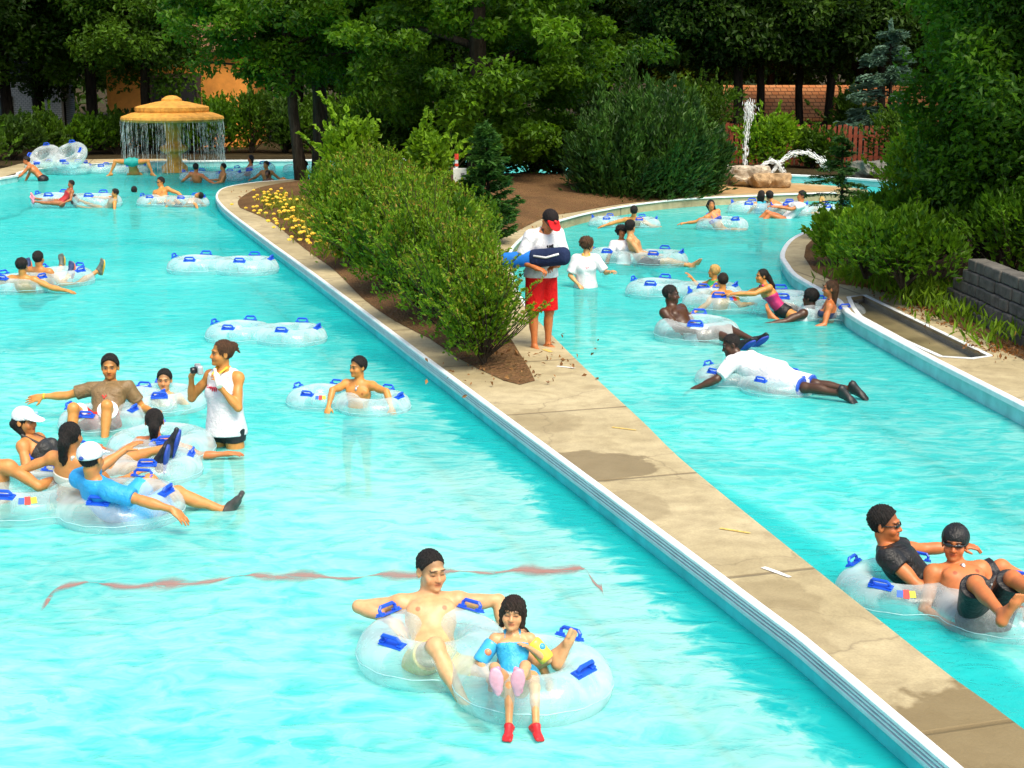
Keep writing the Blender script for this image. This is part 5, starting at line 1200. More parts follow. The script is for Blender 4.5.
def handle_mesh():
    if 'h' in TUBE_ME: return TUBE_ME['h']
    mb = MB(); mb.box((0, 0, .004), (.20, .075, .010), bev=.003)
    mb.tube([(-.075, 0, .0), (-.078, 0, .045), (-.06, 0, .062), (.06, 0, .062), (.078, 0, .045), (.075, 0, .0)], [.014, .013, .014, .014, .013, .014], 7)
    mb.box((-.078, 0, .014), (.045, .05, .02), bev=.005); mb.box((.078, 0, .014), (.045, .05, .02), bev=.005)
    me = bpy.data.meshes.new('handle'); mb.bm.normal_update(); bmesh.ops.recalc_face_normals(mb.bm, faces=mb.bm.faces[:]); mb.bm.to_mesh(me); mb.bm.free(); me.materials.append(M_HANDLE); TUBE_ME['h'] = me; return me
HSPOTS = {'double': [(-.43, .34, .6), (.43, .34, .6), (-.43, -.34, .6), (.43, -.34, .6), (-.80, 0, .5), (.80, 0, .5)], 'single': [(0, .36, .6), (0, -.36, .6)]}
def tube(label, c, yaw, kind='double', tilt=(0, 0), z=None, group='clear tubes with blue handles', sc=1.0, labelled=False, handles=None):
    t = empty('swim_tube', (c[0], c[1], (-.065 if z is None else z)), yaw); tag(t, label, 'swim tube', group)
    t.rotation_euler = (tilt[0], tilt[1], yaw); t.scale = (sc, sc, sc)
    link_mesh('vinyl_ring', tube_mesh(kind), None, t); link_mesh('seam', seam_mesh(kind), None, t)
    for i, (x, y, _) in enumerate(HSPOTS[kind]):
        if handles is not None and i not in handles: continue
        o = link_mesh('handle', handle_mesh(), None, t); r = math.hypot(x-(.43 if x > .05 else -.43 if x < -.05 else 0), y)
        cx = .43 if x > .05 else -.43 if x < -.05 else 0
        ang = math.atan2(y, x-cx); rr = .345 if kind == 'double' else .36; ph = .35                  # sits on the upper outside of the ring
        o.location = (cx+(rr+.182*math.sin(ph))*math.cos(ang), (rr+.182*math.sin(ph))*math.sin(ang), .13+.183*math.cos(ph))
        o.rotation_euler = (Matrix.Rotation(ang+math.pi/2, 4, 'Z') @ Matrix.Rotation(-ph if False else ph, 4, 'X')).to_euler()
    if labelled:
        for i, (dx, m_) in enumerate(((-.05, 2), (0, 1), (.05, 0))):
            o = MB().box((0, 0, 0), (.048, .085-.02*abs(i-1), .006), bev=.002).build('label', M_LAB[m_], t)
            ang = R(-62)+dx*2.2; ph = .62; o.location = (-.43+(.345+.185*math.sin(ph))*math.cos(ang), (.345+.185*math.sin(ph))*math.sin(ang), .13+.185*math.cos(ph))
            o.rotation_euler = (Matrix.Rotation(ang+math.pi/2, 4, 'Z') @ Matrix.Rotation(ph, 4, 'X')).to_euler()
    return t
# ------------------------------------------------------------------ bathers, tubes and what they hold
def W(px, py, z=0): p = P(px, py, z); return V3(p[0], p[1], z)
UP = (0, 0, 1)
def facing(fx, fy): return (-fy, fx, 0)                              # the person's left when upright and facing (fx, fy)
WHITE = (.70, .70, .72); BLACK = (.012, .012, .014); RED = (.62, .02, .012)
# -- front tube
tube('big clear double tube in front carrying the bare-chested man and the girl', W(482, 676, .10), R(-38), 'double', handles=(1, 2, 4, 5, 0), z=-.03, sc=.84)
dad, DJ, DH = person('bare-chested dark-haired man reclining in the front tube, arms spread', head=(431, 570, -.01), H=1.62, tor=(-.06, .90, .40), chest=(-.10, .74, .64), left=(.95, .16, .03), hip=(.8, .55, 0),
       ra=((-.95, .15, -.12), (.78, -.50, -.15)), la=((.85, .30, -.10), (.15, -.40, -.88)), rl=((.28, -.75, .58), (.42, -.55, -.62)), ll=((.80, -.50, .10), (.62, -.35, .42)), rh=(.75, -.4, -.5), rpn=(-.2, .3, -.6),
       lf=(.35, .1, .93), rf=(.6, -.7, -.2), hu=(.05, -.02, 1), hf=(.52, -.82, -.22), skin='pale', hair=('buzz', 'black'), wear=[('trunks', (.62, .48, .12), dict(leg=.55)), ('band', (.03, .03, .04), dict(side='r'))], eyes='closed', beard=.22, girth=1.04, hs=1.08)
person('child mostly hidden under the girl, red shoes hanging over the front tube', pos=V3(.05, 7.60, .16), H=.92, tor=(0, 1, .02), left=(1, .05, 0), hs=1.15,
       la=((.4, -.3, -.8), (.1, -.6, -.6)), ra=((-.4, -.3, -.8), (-.1, -.6, -.6)), ll=((.10, -.96, .12), (.02, -.74, -.62)), rl=((-.07, -.96, .12), (-.02, -.74, -.62)), lf=(.25, -.75, -.05), rf=(-.12, -.8, -.05),
       skin='light', hair=('short', 'dark'), wear=[('trunks', (.03, .30, .55), dict(leg=.3)), ('shoes', (.62, .015, .02), {})], eyes='closed', hu=(0, .8, .5))
person('small girl with a dark bob, arm floats and pink shoes in the front tube', head=(513, 613, .15), H=.92, tor=(-.03, .65, .75), left=(1, .1, .05), hs=1.46,
       la=((.66, -.2, -.72), (-.68, -.35, .60)), ra=((-.55, -.4, -.70), (.35, -.80, -.25)), ll=((.06, -.62, .76), (-.16, -.97, -.05)), rl=((-.24, -.64, .74), (.06, -.97, .02)), lf=(.05, -.10, .98), rf=(-.12, -.10, .98),
       hu=(.06, .15, 1), hf=(-.12, -.9, -.35), skin='pale', hair=('bob', 'dark'), wear=[('onepiece', (.03, .36, .62), dict(top=.22, tilt=.0)), ('shoes', (.72, .25, .38), dict(sole=(.78, .36, .46))), ('float', (.05, .38, .66), dict(side='r', col2=(.75, .25, .12), at=(.1, -1, .2))), ('float', (.74, .62, .06), dict(side='l', col2=(.06, .35, .6), at=(.5, -.6, .7)))], eyes='closed')
# -- cluster at the left
tube('long clear double tube at the lower left under the blue-shirted man', W(86, 498, .08), R(-12), 'double', sc=.90, labelled=True)
tube('clear tube under the woman in the white cap', W(60, 450, .08), R(5), 'double', sc=.78)
tube('clear tube around the woman with the dark ponytail and green strap', W(164, 458, .05), R(20), 'single', sc=.88)
tube('clear tube under the man in the brown shirt', W(100, 406, .05), R(80), 'double', sc=.78)
tube('clear tube around the boy behind the woman with the camera', W(176, 400, .05), R(10), 'single', sc=.82)
person('man in brown shirt and red trunks in a tube, one arm stretched out', head=(110, 367, .02), H=1.64, tor=(0, .85, .40), left=(1, -.10, 0),
       ra=((-.86, -.12, -.22), (-.97, -.05, -.02)), la=((.50, .1, -.80), (.55, -.75, .10)), rl=((-.22, -.75, .58), (-.04, -.35, -.9)), ll=((.14, -.72, .62), (-.02, -.35, -.9)), rh=(-.9, -.2, -.2), rpn=(0, .7, -.6), curl=.2, hf=(.12, -.95, -.12),
       skin='gold', hair=('short', 'black'), beard=.5, wear=[('tshirt', (.20, .13, .055), dict(sleeve=.62, hem=.02)), ('trunks', RED, dict(leg=.80, flare=.03, trim=(.78, .76, .76))), ('band', (.75, .50, .02), dict(side='r')), ('letters', (.55, .04, .03), dict(text='v', w=.05, h=.05, z=.10, f=.125, r=.010))], chest=(0, .62, .72), hs=1.05)
person('boy sunk in a clear tube with one bent leg out beside the standing woman', head=(164.5, 380, -.26), H=1.32, tor=(0, .4, .9), left=(1, 0, 0), la=((.6, .1, -.75), (.7, -.2, -.2)), ra=((-.6, -.1, -.75), (-.5, -.5, -.3)), ll=((.55, -.45, .62), (.22, -.3, -.92)), rl=((-.1, -.8, .1), (0, -.4, -.9)), lf=(.6, -.7, -.35), hf=(.05, -1, .02),
       skin='light', hair=('short', 'black'), wear=[('trunks', (.02, .06, .05), dict(leg=.8))], hs=1.15)
wc, WJ, WH = person('standing woman in a white sleeveless shirt holding a camera, hair in a bun', head=(222, 353, .17), H=1.70, tor=(0, .05, 1), left=facing(-.45, -.88), la=((.05, -.45, -.86), (-.62, -.10, .80)), ra=((-.62, .0, -.72), (.10, -.35, .93)), ll=((.06, .0, -1), (0, .05, -1)), rl=((-.06, 0, -1), (0, .05, -1)), lf=(-.3, -.9, 0), rf=(-.5, -.8, 0),
       hf=(-.86, -.46, -.12), hu=(.03, 0, 1), lh=(-.25, -.1, .95), rh=(.5, -.4, .75), rpn=(.8, .3, -.2), lpn=(-.8, .2, .2), curl=.8, fem=True, skin='gold', hair=('bun', 'brown'), wear=[('tank', WHITE, dict(hem=-.06, infl=.016, loose=True)), ('shorts', BLACK, dict(leg=.24, flare=.012, top=.05)), ('lanyard', (.75, .45, .03), dict(z=.33)), ('letters', (.62, .03, .06), dict(text='jmmin', w=.046, h=.055, z=.175, f=.150, r=.007))])
person('woman in a white cap and dark swimsuit lying back in her tube, black shoes up', head=(25, 421, .02), H=1.62, tor=(-.84, .15, .42), chest=(-.72, .12, .66), left=(.1, .95, 0), la=((.3, .6, -.5), (.8, .3, -.1)), ra=((.25, -.55, -.75), (.90, -.20, .10)), ll=((.93, .02, .30), (.93, .05, .22)), rl=((.93, -.15, .22), (.93, -.08, .15)), lf=(.25, .1, .96), rf=(.20, -.1, .96),
       hf=(.93, -.30, -.05), fem=True, skin='tan', hair=('wet', 'black'), wear=[('onepiece', (.03, .032, .032), dict(top=.19)), ('shoes', (.012, .014, .02), dict(sole=(.02, .06, .35)))], cap=((.72, .72, .75), (.78, .80, .84), 'cap', (.05, .085, .07), (.25, .45, .7)))
person('woman with a black ponytail and bare tan back beside the man in the white cap', head=(71, 436, -.06), H=1.64, tor=(.0, -.45, .85), chest=(.12, -.30, .93), left=(-.95, .2, 0), la=((-.88, -.05, -.35), (-.85, .25, -.15)), ra=((.5, .45, -.7), (.4, .7, .1)), ll=((-.3, .85, .1), (0, .8, -.5)), rl=((.3, .85, .1), (.1, .8, -.5)), hf=(.25, .95, -.1), fem=True, skin='tan', hair=('pony', 'black'), wear=[('bikini', (.70, .66, .58), {})])
person('man in white cap and bright blue shirt seen from behind, one arm trailing', head=(91, 459, .0), H=1.64, tor=(-.35, -.70, .52), chest=(-.20, -.50, .80), left=(-.80, .55, .12), ra=((.90, -.22, -.20), (.94, -.18, -.22)), la=((.30, .85, .05), (.62, .60, .40)), rl=((.80, .40, .42), (.86, .05, -.38)), ll=((.50, .75, .45), (.62, .35, -.6)), rh=(.8, -.25, -.55), rf=(.5, .1, .85), curl=.3, hf=(.30, .90, -.15), skin='tan', hair=('buzz', 'black'),
       wear=[('tshirt', (.03, .33, .70), dict(sleeve=.68, hem=-.03, infl=.016)), ('trunks', (.03, .36, .70), dict(leg=.82, flare=.03)), ('shoes', (.05, .05, .045), dict(only='r'))], cap=(WHITE, WHITE, 'cap', (0, -.122, .035), (.02, .06, .30)), hs=1.05)
person('woman with a long black ponytail and green strap resting both arms on her tube', head=(154.5, 421, -.26), H=1.62, tor=(0, -.4, .9), left=(-1, .05, 0), la=((-.80, .1, -.42), (-.72, .62, .15)), ra=((.82, -.05, -.35), (.95, .05, .05)), ll=((-.2, .9, .1), (0, .8, -.5)), rl=((.2, .9, .1), (.1, .8, -.5)), hf=(-.15, .97, -.05), fem=True, skin='red', hair=('pony', 'black'), wear=[('bikini', (.02, .32, .25), {})])
person('bather cut by the left edge of the picture, shoulder and arm showing', head=(-16, 441, -.10), H=1.68, tor=(.02, -.4, .9), left=(-1, 0, 0), la=((-.8, 0, -.5), (-.8, .2, 0)), ra=((.80, .10, -.60), (.55, .75, .10)), ll=((-.2, .9, .1), (0, .8, -.5)), rl=((.2, .9, .1), (.1, .8, -.5)), hf=(0, 1, 0), skin='tan', hair=('short', 'black'))
# -- boy and the empty tubes
tube('clear double tube the lone boy leans over in mid channel', W(349, 393, .08), R(-24), 'double', handles=(0, 1, 2, 4, 5), sc=.70, labelled=True)
person('lone boy leaning over the side of a clear double tube', head=(358, 367, -.15), H=1.36, tor=(.05, .12, .98), left=facing(-.25, -.95), ra=((-.50, -.78, -.10), (-.15, -.62, -.75)), la=((.62, -.62, -.10), (.30, -.60, -.75)), ll=((.1, -.5, -.8), (0, .3, -.9)), rl=((-.1, -.5, -.8), (0, .3, -.9)), hf=(-.70, -.68, -.12), skin='gold', hair=('short', 'black'), hs=1.1, wear=[('necklace', (.5, .5, .5), {}), ('trunks', (.03, .05, .2), {})])
tube('empty clear double tube nearer the camera woman, second of the two drifting empties', W(266, 336, .05), R(-14), 'double', sc=.82)
tube('empty clear double tube farther up the channel', W(223, 269, .05), R(-8), 'double', sc=.98)
# -- back pair with feet up at the left edge
tube('clear double tube under the two people with feet up at the left edge', W(34, 279, .05), R(62), 'double', sc=.95)
person('person with arms spread wide, seen from behind at the left edge', head=(22, 266, -.16), H=1.70, tor=(0, -.70, .65), left=(-1, .1, 0), la=((-.96, .0, -.22), (-.97, -.1, -.12)), ra=((.90, -.12, -.38), (.95, -.20, -.16)), ll=((-.25, .88, .25), (-.10, .72, .60)), rl=((.45, .85, .25), (.35, .72, .55)), lf=(-.1, -.1, 1), rf=(.1, -.1, 1), hf=(.1, 1, 0), skin='gold', hair=('afro', 'black'), wear=[('trunks', (.03, .03, .08), {}), ('shoes', (.03, .05, .14), dict(sole=(.70, .16, .08)))], chest=(0, -.5, .8))
person('person with feet up beside the one with spread arms at the left edge', head=(38.5, 258.5, -.10), H=1.62, tor=(-.1, -.7, .65), left=(-.95, .3, 0), la=((-.3, .6, -.7), (-.2, .8, -.1)), ra=((.5, .3, -.7), (.4, .8, -.1)), ll=((.1, .9, .2), (.05, .75, .5)), rl=((.75, .55, .2), (.72, .45, .52)), lf=(-.1, -.1, 1), rf=(.2, -.1, 1), hf=(.2, .9, 0), skin='tan', hair=('short', 'black'), wear=[('trunks', BLACK, {}), ('shoes', (.10, .12, .10), dict(sole=(.70, .42, .04)))], chest=(-.1, -.5, .8))
# -- far left
tk = 'tubes stacked on the far edge'
tube('clear tube propped on edge on top of the stack by the far bank', W(60, 171, .1), R(-15), 'double', tilt=(R(38), R(-6)), z=.42, group=tk, sc=1.05)
tube('clear tube lying under the propped one at the far bank', W(58, 174, .0), R(-8), 'double', z=.02, group=tk, sc=1.1)
person('shirtless man in black trunks wading bent forward at the far left', head=(26.5, 160.5, .06), H=1.72, tor=(-.60, 0, .80), chest=(-.72, 0, .68), left=(0, -1, 0), la=((-.70, -.15, -.70), (-.80, -.15, -.55)), ra=((-.5, .1, -.85), (-.5, .0, -.85)), ll=((-.05, -.05, -1), (.1, 0, -1)), rl=((-.25, 0, -1), (.15, 0, -1)), hf=(-.93, -.3, -.2), hu=(-.25, 0, .95), skin='red', hair=('short', 'black'), wear=[('trunks', BLACK, dict(leg=.85, flare=.02))])
tube('clear double tube under the child in red and the boy, far left', W(86, 206, .0), R(-6), 'double', sc=1.15)
person('child in a red swimsuit with pink soles reclining in a far tube', head=(71, 184, .14), H=1.30, tor=(.70, .2, .6), left=facing(-.75, -.6), la=((-.1, -.5, -.85), (-.7, -.4, -.3)), ra=((-.3, .2, -.9), (-.8, -.2, -.1)), ll=((-.93, -.2, .05), (-.93, -.1, .12)), rl=((-.90, .1, .1), (-.93, -.05, .15)), lf=(-.2, -.3, .95), rf=(-.2, -.2, .95), hf=(-.75, -.6, 0), skin='brown', hair=('short', 'black'), wear=[('onepiece', (.45, .03, .03), {}), ('shoes', (.75, .25, .32), {})], chest=(.5, .2, .8))
person('boy with dark wet hair trailing one hand from a far double tube', head=(115, 193, -.08), H=1.42, tor=(.70, -.15, .55), left=facing(-.85, -.5), la=((.12, -.65, -.65), (.10, -.5, -.85)), ra=((-.90, .1, -.1), (-.93, .05, .1)), ll=((-.9, .1, .25), (-.92, .1, .2)), rl=((-.85, .2, .3), (-.9, .1, .35)), hf=(-.85, -.45, -.2), skin='gold', hair=('spiky', 'black'), wear=[('tank', (.30, .28, .20), {}), ('shoes', BLACK, {})], chest=(.6, -.15, .7))
person('swimmer up to the shoulders behind the boy in the far double tube', head=(134.5, 190.5, -.60), H=1.6, left=(-1, 0, 0), la=((-.7, .1, -.6), (-.3, .6, 0)), ra=((.75, .1, -.5), (.4, .5, 0)), hf=(.2, .95, 0), skin='red', hair=('short', 'black'))
tube('clear double tube under the man in sunglasses near the fountain', W(180, 208, .0), R(-14), 'double', sc=.95)
person('man in sunglasses propped on a tube near the fountain', head=(160.5, 182, -.08), H=1.72, tor=(-.10, .5, .8), left=facing(-.4, -.9), la=((.80, -.15, -.30), (.75, -.35, -.62)), ra=((-.30, -.3, -.90), (-.62, -.60, -.40)), ll=((.8, -.2, .0), (.8, -.2, -.3)), rl=((.7, -.5, .0), (.7, -.3, -.4)), hf=(-.62, -.75, -.15), skin='gold', hair=('short', 'black'), glasses=BLACK, wear=[('trunks', (.05, .05, .08), {})])
person('boy lying back on the tube of the man in sunglasses, knee up', head=(199, 195.5, -.10), H=1.45, tor=(.60, -.25, .55), left=(.3, .8, -.2), la=((.5, .3, -.5), (.4, .3, -.4)), ra=((.62, -.5, -.4), (.3, -.5, -.5)), ll=((-.62, .2, .70), (-.55, .1, -.8)), rl=((-.72, -.1, .60), (-.5, -.1, -.85)), hf=(-.3, -.4, .75), hu=(.75, -.2, .5), skin='tan', hair=('short', 'black'), wear=[('trunks', BLACK, {})])
tube('clear tube under the person in teal trunks by the fountain', W(118, 173, .0), R(4), 'double', sc=1.0)
person('person in teal trunks bent double over a tube left of the fountain column', pos=PY(132, 162.5, 46.3), H=1.72, tor=(0, .55, -.80), left=(-1, 0, 0), hu=(0, .5, -.8), hf=(0, -.5, -.8), ll=((-.90, -.1, .05), (-.35, -.2, -.9)), rl=((.90, -.1, .05), (.35, -.2, -.9)), la=((-.5, .4, -.7), (-.2, .4, -.8)), ra=((.5, .4, -.7), (.2, .4, -.8)), skin='gold', hair=('short', 'black'), wear=[('trunks', (.02, .38, .34), dict(leg=.35))])
tube('clear double tube right of the fountain column', W(212, 180, .0), R(-6), 'double', sc=1.0)
person('man with a dark bare back right of the fountain column', head=(196, 167.5, -.2), H=1.7, tor=(0, -.4, .9), left=(-.95, .3, 0), la=((-.75, .1, -.6), (-.3, .6, -.2)), ra=((.78, -.1, -.55), (.8, -.2, -.35)), ll=((-.4, .8, .2), (-.2, .6, .7)), rl=((.3, .9, .1), (.2, .8, -.3)), hf=(.2, .95, 0), skin='red', hair=('short', 'black'))
person('boy facing left in the tube right of the fountain column', head=(223, 167, -.15), H=1.5, tor=(.2, 0, .97), left=facing(-.85, -.4), la=((-.3, -.5, -.75), (-.85, -.3, -.2)), ra=((-.4, .3, -.8), (-.85, .1, .0)), ll=((-.9, -.1, .1), (-.8, -.1, -.4)), rl=((-.9, .1, .2), (-.8, .1, -.4)), hf=(-.9, -.3, -.1), skin='tan', hair=('short', 'black'))
tube('clear tube leaning up between the two groups right of the fountain', W(246, 177, .0), R(-20), 'double', tilt=(R(10), R(-10)), sc=1.05)
person('person with long dark hair leaning on the far pool edge', head=(250.5, 158.5, -.10), H=1.6, tor=(.25, .05, .95), left=facing(-.9, -.2), la=((-.4, -.3, -.8), (-.75, -.3, -.45)), ra=((-.5, .2, -.7), (-.8, .1, -.2)), ll=((-.8, 0, -.3), (-.5, 0, -.8)), rl=((-.8, 0, -.3), (-.5, 0, -.8)), hf=(-.9, -.2, 0), fem=True, skin='red', hair=('wet', 'black'), wear=[('bikini', (.3, .05, .05), {})])
person('bather whose head shows above the dark boy by the island tip', head=(266, 165, -.2), H=1.6, left=facing(-.4, -.9), hf=(-.5, -.8, 0), la=((.7, .1, -.6), (.3, -.6, -.1)), ra=((-.7, .1, -.6), (-.3, -.6, -.1)), skin='tan', hair=('short', 'black'))
person('dark-skinned boy hunched low in the water by the island tip', head=(267.5, 174, -.22), H=1.45, tor=(-.1, .1, 1), left=facing(-.6, -.8), la=((.6, -.4, -.5), (-.2, -.7, -.3)), ra=((-.7, -.3, -.5), (-.7, -.5, -.2)), hf=(-.3, -.9, -.2), skin='dark', hair=('short', 'black'))
tube('clear tube holding the bather behind the island tree trunks', W(300, 172, .0), R(0), 'single')
person('bather half hidden by the island tree trunks, bent legs out to the left', head=(304, 165, -.05), H=1.7, tor=(.5, .1, .85), left=facing(-.9, -.3), ll=((-.80, -.1, .60), (-.80, -.1, -.60)), rl=((-.85, .1, .45), (-.80, .1, -.55)), la=((-.3, -.4, -.8), (-.7, -.2, -.2)), ra=((-.3, .4, -.8), (-.7, .2, -.2)), hf=(-.9, -.3, 0), skin='gold', hair=('short', 'black'), wear=[('trunks', (.1, .03, .03), {})])
# -- right river, far
tube('clear tube with the person drifting nearest the junipers', W(643, 222, .0), R(-10), 'double', sc=.8)
person('person seen from behind, limbs spread, on the tube nearest the junipers', head=(634, 211, -.18), H=1.6, tor=(0, -.6, .75), left=(-1, 0, 0), la=((-.90, -.1, -.2), (-.90, -.2, -.25)), ra=((.8, .1, -.5), (.6, .5, -.1)), rl=((.93, .1, .05), (.95, .0, .12)), ll=((.4, .85, 0), (.3, .8, -.3)), hf=(.2, .95, 0), skin='gold', hair=('short', 'black'))
tube('clear double tube under the woman in white and the man behind her', W(638, 251, .0), R(-20), 'double', sc=.95)
person('man sitting behind the woman in white, bare legs stretched right', head=(630.5, 227, .0), H=1.74, tor=(-.55, .2, .75), left=(.2, .95, 0), la=((.3, .5, -.75), (.8, .2, -.2)), ra=((.55, -.3, -.75), (.85, -.25, .0)), ll=((.90, .0, .12), (.88, -.35, -.12)), rl=((.86, -.30, .20), (.85, -.42, -.15)), lf=(.5, -.2, .8), rf=(.5, -.2, .8), hf=(.6, .75, 0), skin='light', hair=('short', 'black'), wear=[('trunks', (.03, .03, .04), dict(leg=.7))], chest=(-.40, .15, .88))
person('dark-haired woman in a white shirt riding a tube behind the wading woman', head=(621.5, 232, -.08), H=1.62, tor=(-.1, .4, .9), left=facing(.2, -.95), la=((.55, -.4, -.6), (.75, -.3, .0)), ra=((-.35, -.3, -.88), (-.25, -.5, -.8)), ll=((.7, -.55, .1), (.6, -.5, -.5)), rl=((.5, -.7, .1), (.5, -.5, -.6)), hf=(.1, -.97, -.05), fem=True, skin='brown', hair=('curly', 'black'), wear=[('tshirt', WHITE, dict(sleeve=.5))], hs=.98)
person('wading woman in a white shirt with brown curly hair and yellow lanyard', head=(587.5, 245, -.02), H=1.66, left=facing(.05, -1), ra=((-.35, -.15, -.90), (.55, -.55, -.55)), la=((.55, -.25, -.72), (.25, -.70, .15)), hf=(.75, .35, -.1), hu=(.05, .05, 1), fem=True, skin='light', hair=('curly', 'brown'), wear=[('tshirt', WHITE, dict(sleeve=.85, hem=-.03, infl=.02, loose=True)), ('lanyard', (.75, .48, .06), dict(z=.10)), ('shorts', BLACK, dict(leg=.3)), ('letters', (.62, .08, .16), dict(text='smimn', w=.045, h=.05, z=.14, f=.155, r=.008))], curl=.7)
tube('clear tube under the woman with dangling arms below the rock fountain', W(708, 209, .0), R(30), 'single')
person('dark-haired woman leaning forward with dangling arm below the rock fountain', head=(711, 205, -.08), H=1.6, tor=(-.4, .1, .75), left=facing(.2, -.95), la=((.15, -.45, -.85), (.05, -.30, -.93)), ra=((-.75, .1, -.3), (-.8, .1, -.1)), ll=((.85, -.2, .1), (.75, -.35, -.4)), rl=((.75, -.45, .1), (.7, -.4, -.5)), hf=(.1, -.95, -.25), fem=True, skin='tan', hair=('long', 'black'), wear=[('bikini', (.02, .06, .4), {})])
tube('clear double tube in the far group below the terrace', W(772, 209, .0), R(-14), 'double', sc=1.0)
tube('clear double tube at the right of the far group below the terrace', W(806, 213, .0), R(-8), 'double', sc=.95)
person('long-haired woman in an aqua top, back turned, in the far group', head=(761.5, 195, -.2), H=1.6, left=(-.95, -.3, 0), la=((-.5, .3, -.8), (-.3, .6, -.3)), ra=((.4, .4, -.8), (.3, .7, -.2)), hf=(.3, .9, 0), fem=True, skin='tan', hair=('long', 'black'), wear=[('tank', (.03, .42, .58), {})], tor=(0,-.3,.95))
person('man in black trunks stretched out across a tube in the far group', head=(769.5, 196, -.02), H=1.72, tor=(-.80, .25, .50), left=(-.4, -.8, 0), la=((-.2, -.5, -.8), (-.5, -.4, -.3)), ra=((.2, .6, -.6), (.5, .4, .1)), ll=((.90, -.25, -.05), (.95, -.12, .0)), rl=((.90, -.15, .05), (.95, -.05, .05)), hf=(-.3, .8, 0), hu=(-.2, 0, 1), skin='tan', hair=('short', 'black'), wear=[('trunks', BLACK, dict(leg=.7))])
person('person in a white shirt reaching left in the far group', head=(801.5, 196, -.05), H=1.68, tor=(.65, .1, .7), left=facing(-.9, -.2), la=((-.75, -.2, -.2), (-.93, .0, .15)), ra=((-.8, .2, -.3), (-.9, .1, .1)), ll=((-.85, -.1, .35), (-.7, -.2, -.6)), rl=((-.85, .1, .4), (-.7, 0, -.6)), hf=(-.9, -.1, 0), skin='red', hair=('short', 'black'), wear=[('tshirt', (.70, .72, .72), {})])
person('fair-haired child in the water left of the little pine', head=(821.5, 200.5, -.30), H=1.35, left=facing(-.2, .9), hf=(-.1, .9, 0), la=((-.6, .3, -.6), (-.3, .6, .1)), ra=((.7, .2, -.5), (.5, .5, .3)), skin='light', hair=('wet', 'blond'))
# -- right river, middle
tube('clear double tube left of the blond child in green', W(692, 290, .0), R(-22), 'double', sc=.92)
tube('clear tube under the dark-skinned man with black shoes', W(677, 321, .0), R(-10), 'single', sc=1.0)
tube('large clear double tube in the middle of the right river group', W(752, 307, .0), R(-8), 'double', sc=1.0, labelled=True)
tube('clear tube under the brown-haired woman by the sump corner', W(826, 311, .0), R(15), 'single', sc=.86)
person('dark-skinned man reclining with black shoes crossed toward the viewer', head=(671, 294.5, .02), H=1.76, tor=(-.62, .58, .42), chest=(-.52, .45, .68), left=(.6, .6, 0), la=((.55, -.1, -.7), (.70, -.45, -.05)), ra=((.50, -.60, -.6), (.70, -.6, -.0)), ll=((.66, -.62, .34), (.62, -.72, -.22)), rl=((.56, -.74, .28), (.60, -.76, -.16)), lf=(.62, -.3, .6), rf=(.55, -.45, .6), hf=(.93, -.3, -.1), skin='dark', hair=('buzz', 'black'), wear=[('trunks', (.74, .74, .76), dict(leg=.35)), ('shoes', (.010, .010, .012), dict(sole=(.02, .05, .34)))])
person('fair-haired child in a green top in the tube behind the dark man', head=(714, 271.5, -.10), H=1.22, tor=(.18, .05, .97), left=facing(-.9, -.25), la=((-.65, -.30, -.45), (-.92, -.10, -.15)), ra=((-.6, .3, -.3), (-.6, .2, .7)), ll=((-.85, -.45, -.05), (-.75, -.5, -.4)), rl=((-.9, .1, .1), (-.8, 0, -.3)), hf=(-.85, .35, 0), skin='gold', hair=('short', 'blond'), hs=1.15, wear=[('tank', (.04, .45, .12), {})])
person('dark-haired person reaching left behind the big middle tube', head=(722.5, 280.5, -.20), H=1.5, left=facing(-.6, .7), tor=(.1, 0, 1), la=((-.55, -.65, -.5), (-.75, -.55, -.3)), ra=((.6, .2, -.6), (.5, .4, 0)), hf=(-.3, .9, 0), skin='gold', hair=('short', 'dark'), wear=[('trunks', BLACK, {})])
person('girl in a pink and black swimsuit kneeling on a tube and reaching left', head=(762, 276, .08), H=1.42, tor=(-.55, .05, .72), left=facing(-.92, -.3), la=((-.85, -.30, -.28), (-.95, .0, .0)), ra=((-.8, .2, -.3), (-.9, .1, 0)), ll=((.80, -.35, -.30), (.85, -.2, -.2)), rl=((.85, -.1, -.25), (.9, 0, -.2)), hf=(-.93, -.2, -.1), fem=False, skin='gold', hair=('pony', 'black'), wear=[('onepiece', (.55, .03, .16), dict(top=.16, tilt=-.2)), ('shorts', BLACK, dict(leg=.12, top=.12))])
person('dark-skinned man in a white tank top holding two tubes with arms outstretched', head=(810.5, 298, -.42), H=1.80, tor=(.25, .05, .96), left=facing(-.72, .65), la=((-.86, -.35, -.30), (-.95, -.22, -.10)), ra=((-.62, .60, .15), (-.70, .55, .30)), ll=((-.85, .2, .1), (-.8, .2, -.2)), rl=((-.8, .45, .1), (-.8, .2, -.2)), hf=(-.7, .6, -.1), skin='dark', hair=('afro', 'black'), wear=[('tank', (.74, .75, .76), {})])
person('brown-haired woman turned left in a tube by the sump, sandal raised', head=(830.5, 288.5, -.20), H=1.64, tor=(.12, -.1, .98), left=facing(-.92, .25), la=((-.3, -.4, -.85), (-.75, -.2, -.2)), ra=((-.5, .3, -.7), (-.8, .2, -.1)), ll=((-.75, .3, .10), (-.6, .4, .45)), rl=((-.75, .5, .15), (-.55, .35, .62)), lf=(-.2, .1, .95), rf=(-.2, .2, .95), hf=(-.93, .15, -.1), fem=True, skin='red', hair=('long', 'brown'), wear=[('bikini', (.03, .04, .1), {}), ('shoes', (.03, .02, .02), dict(only='r'))])
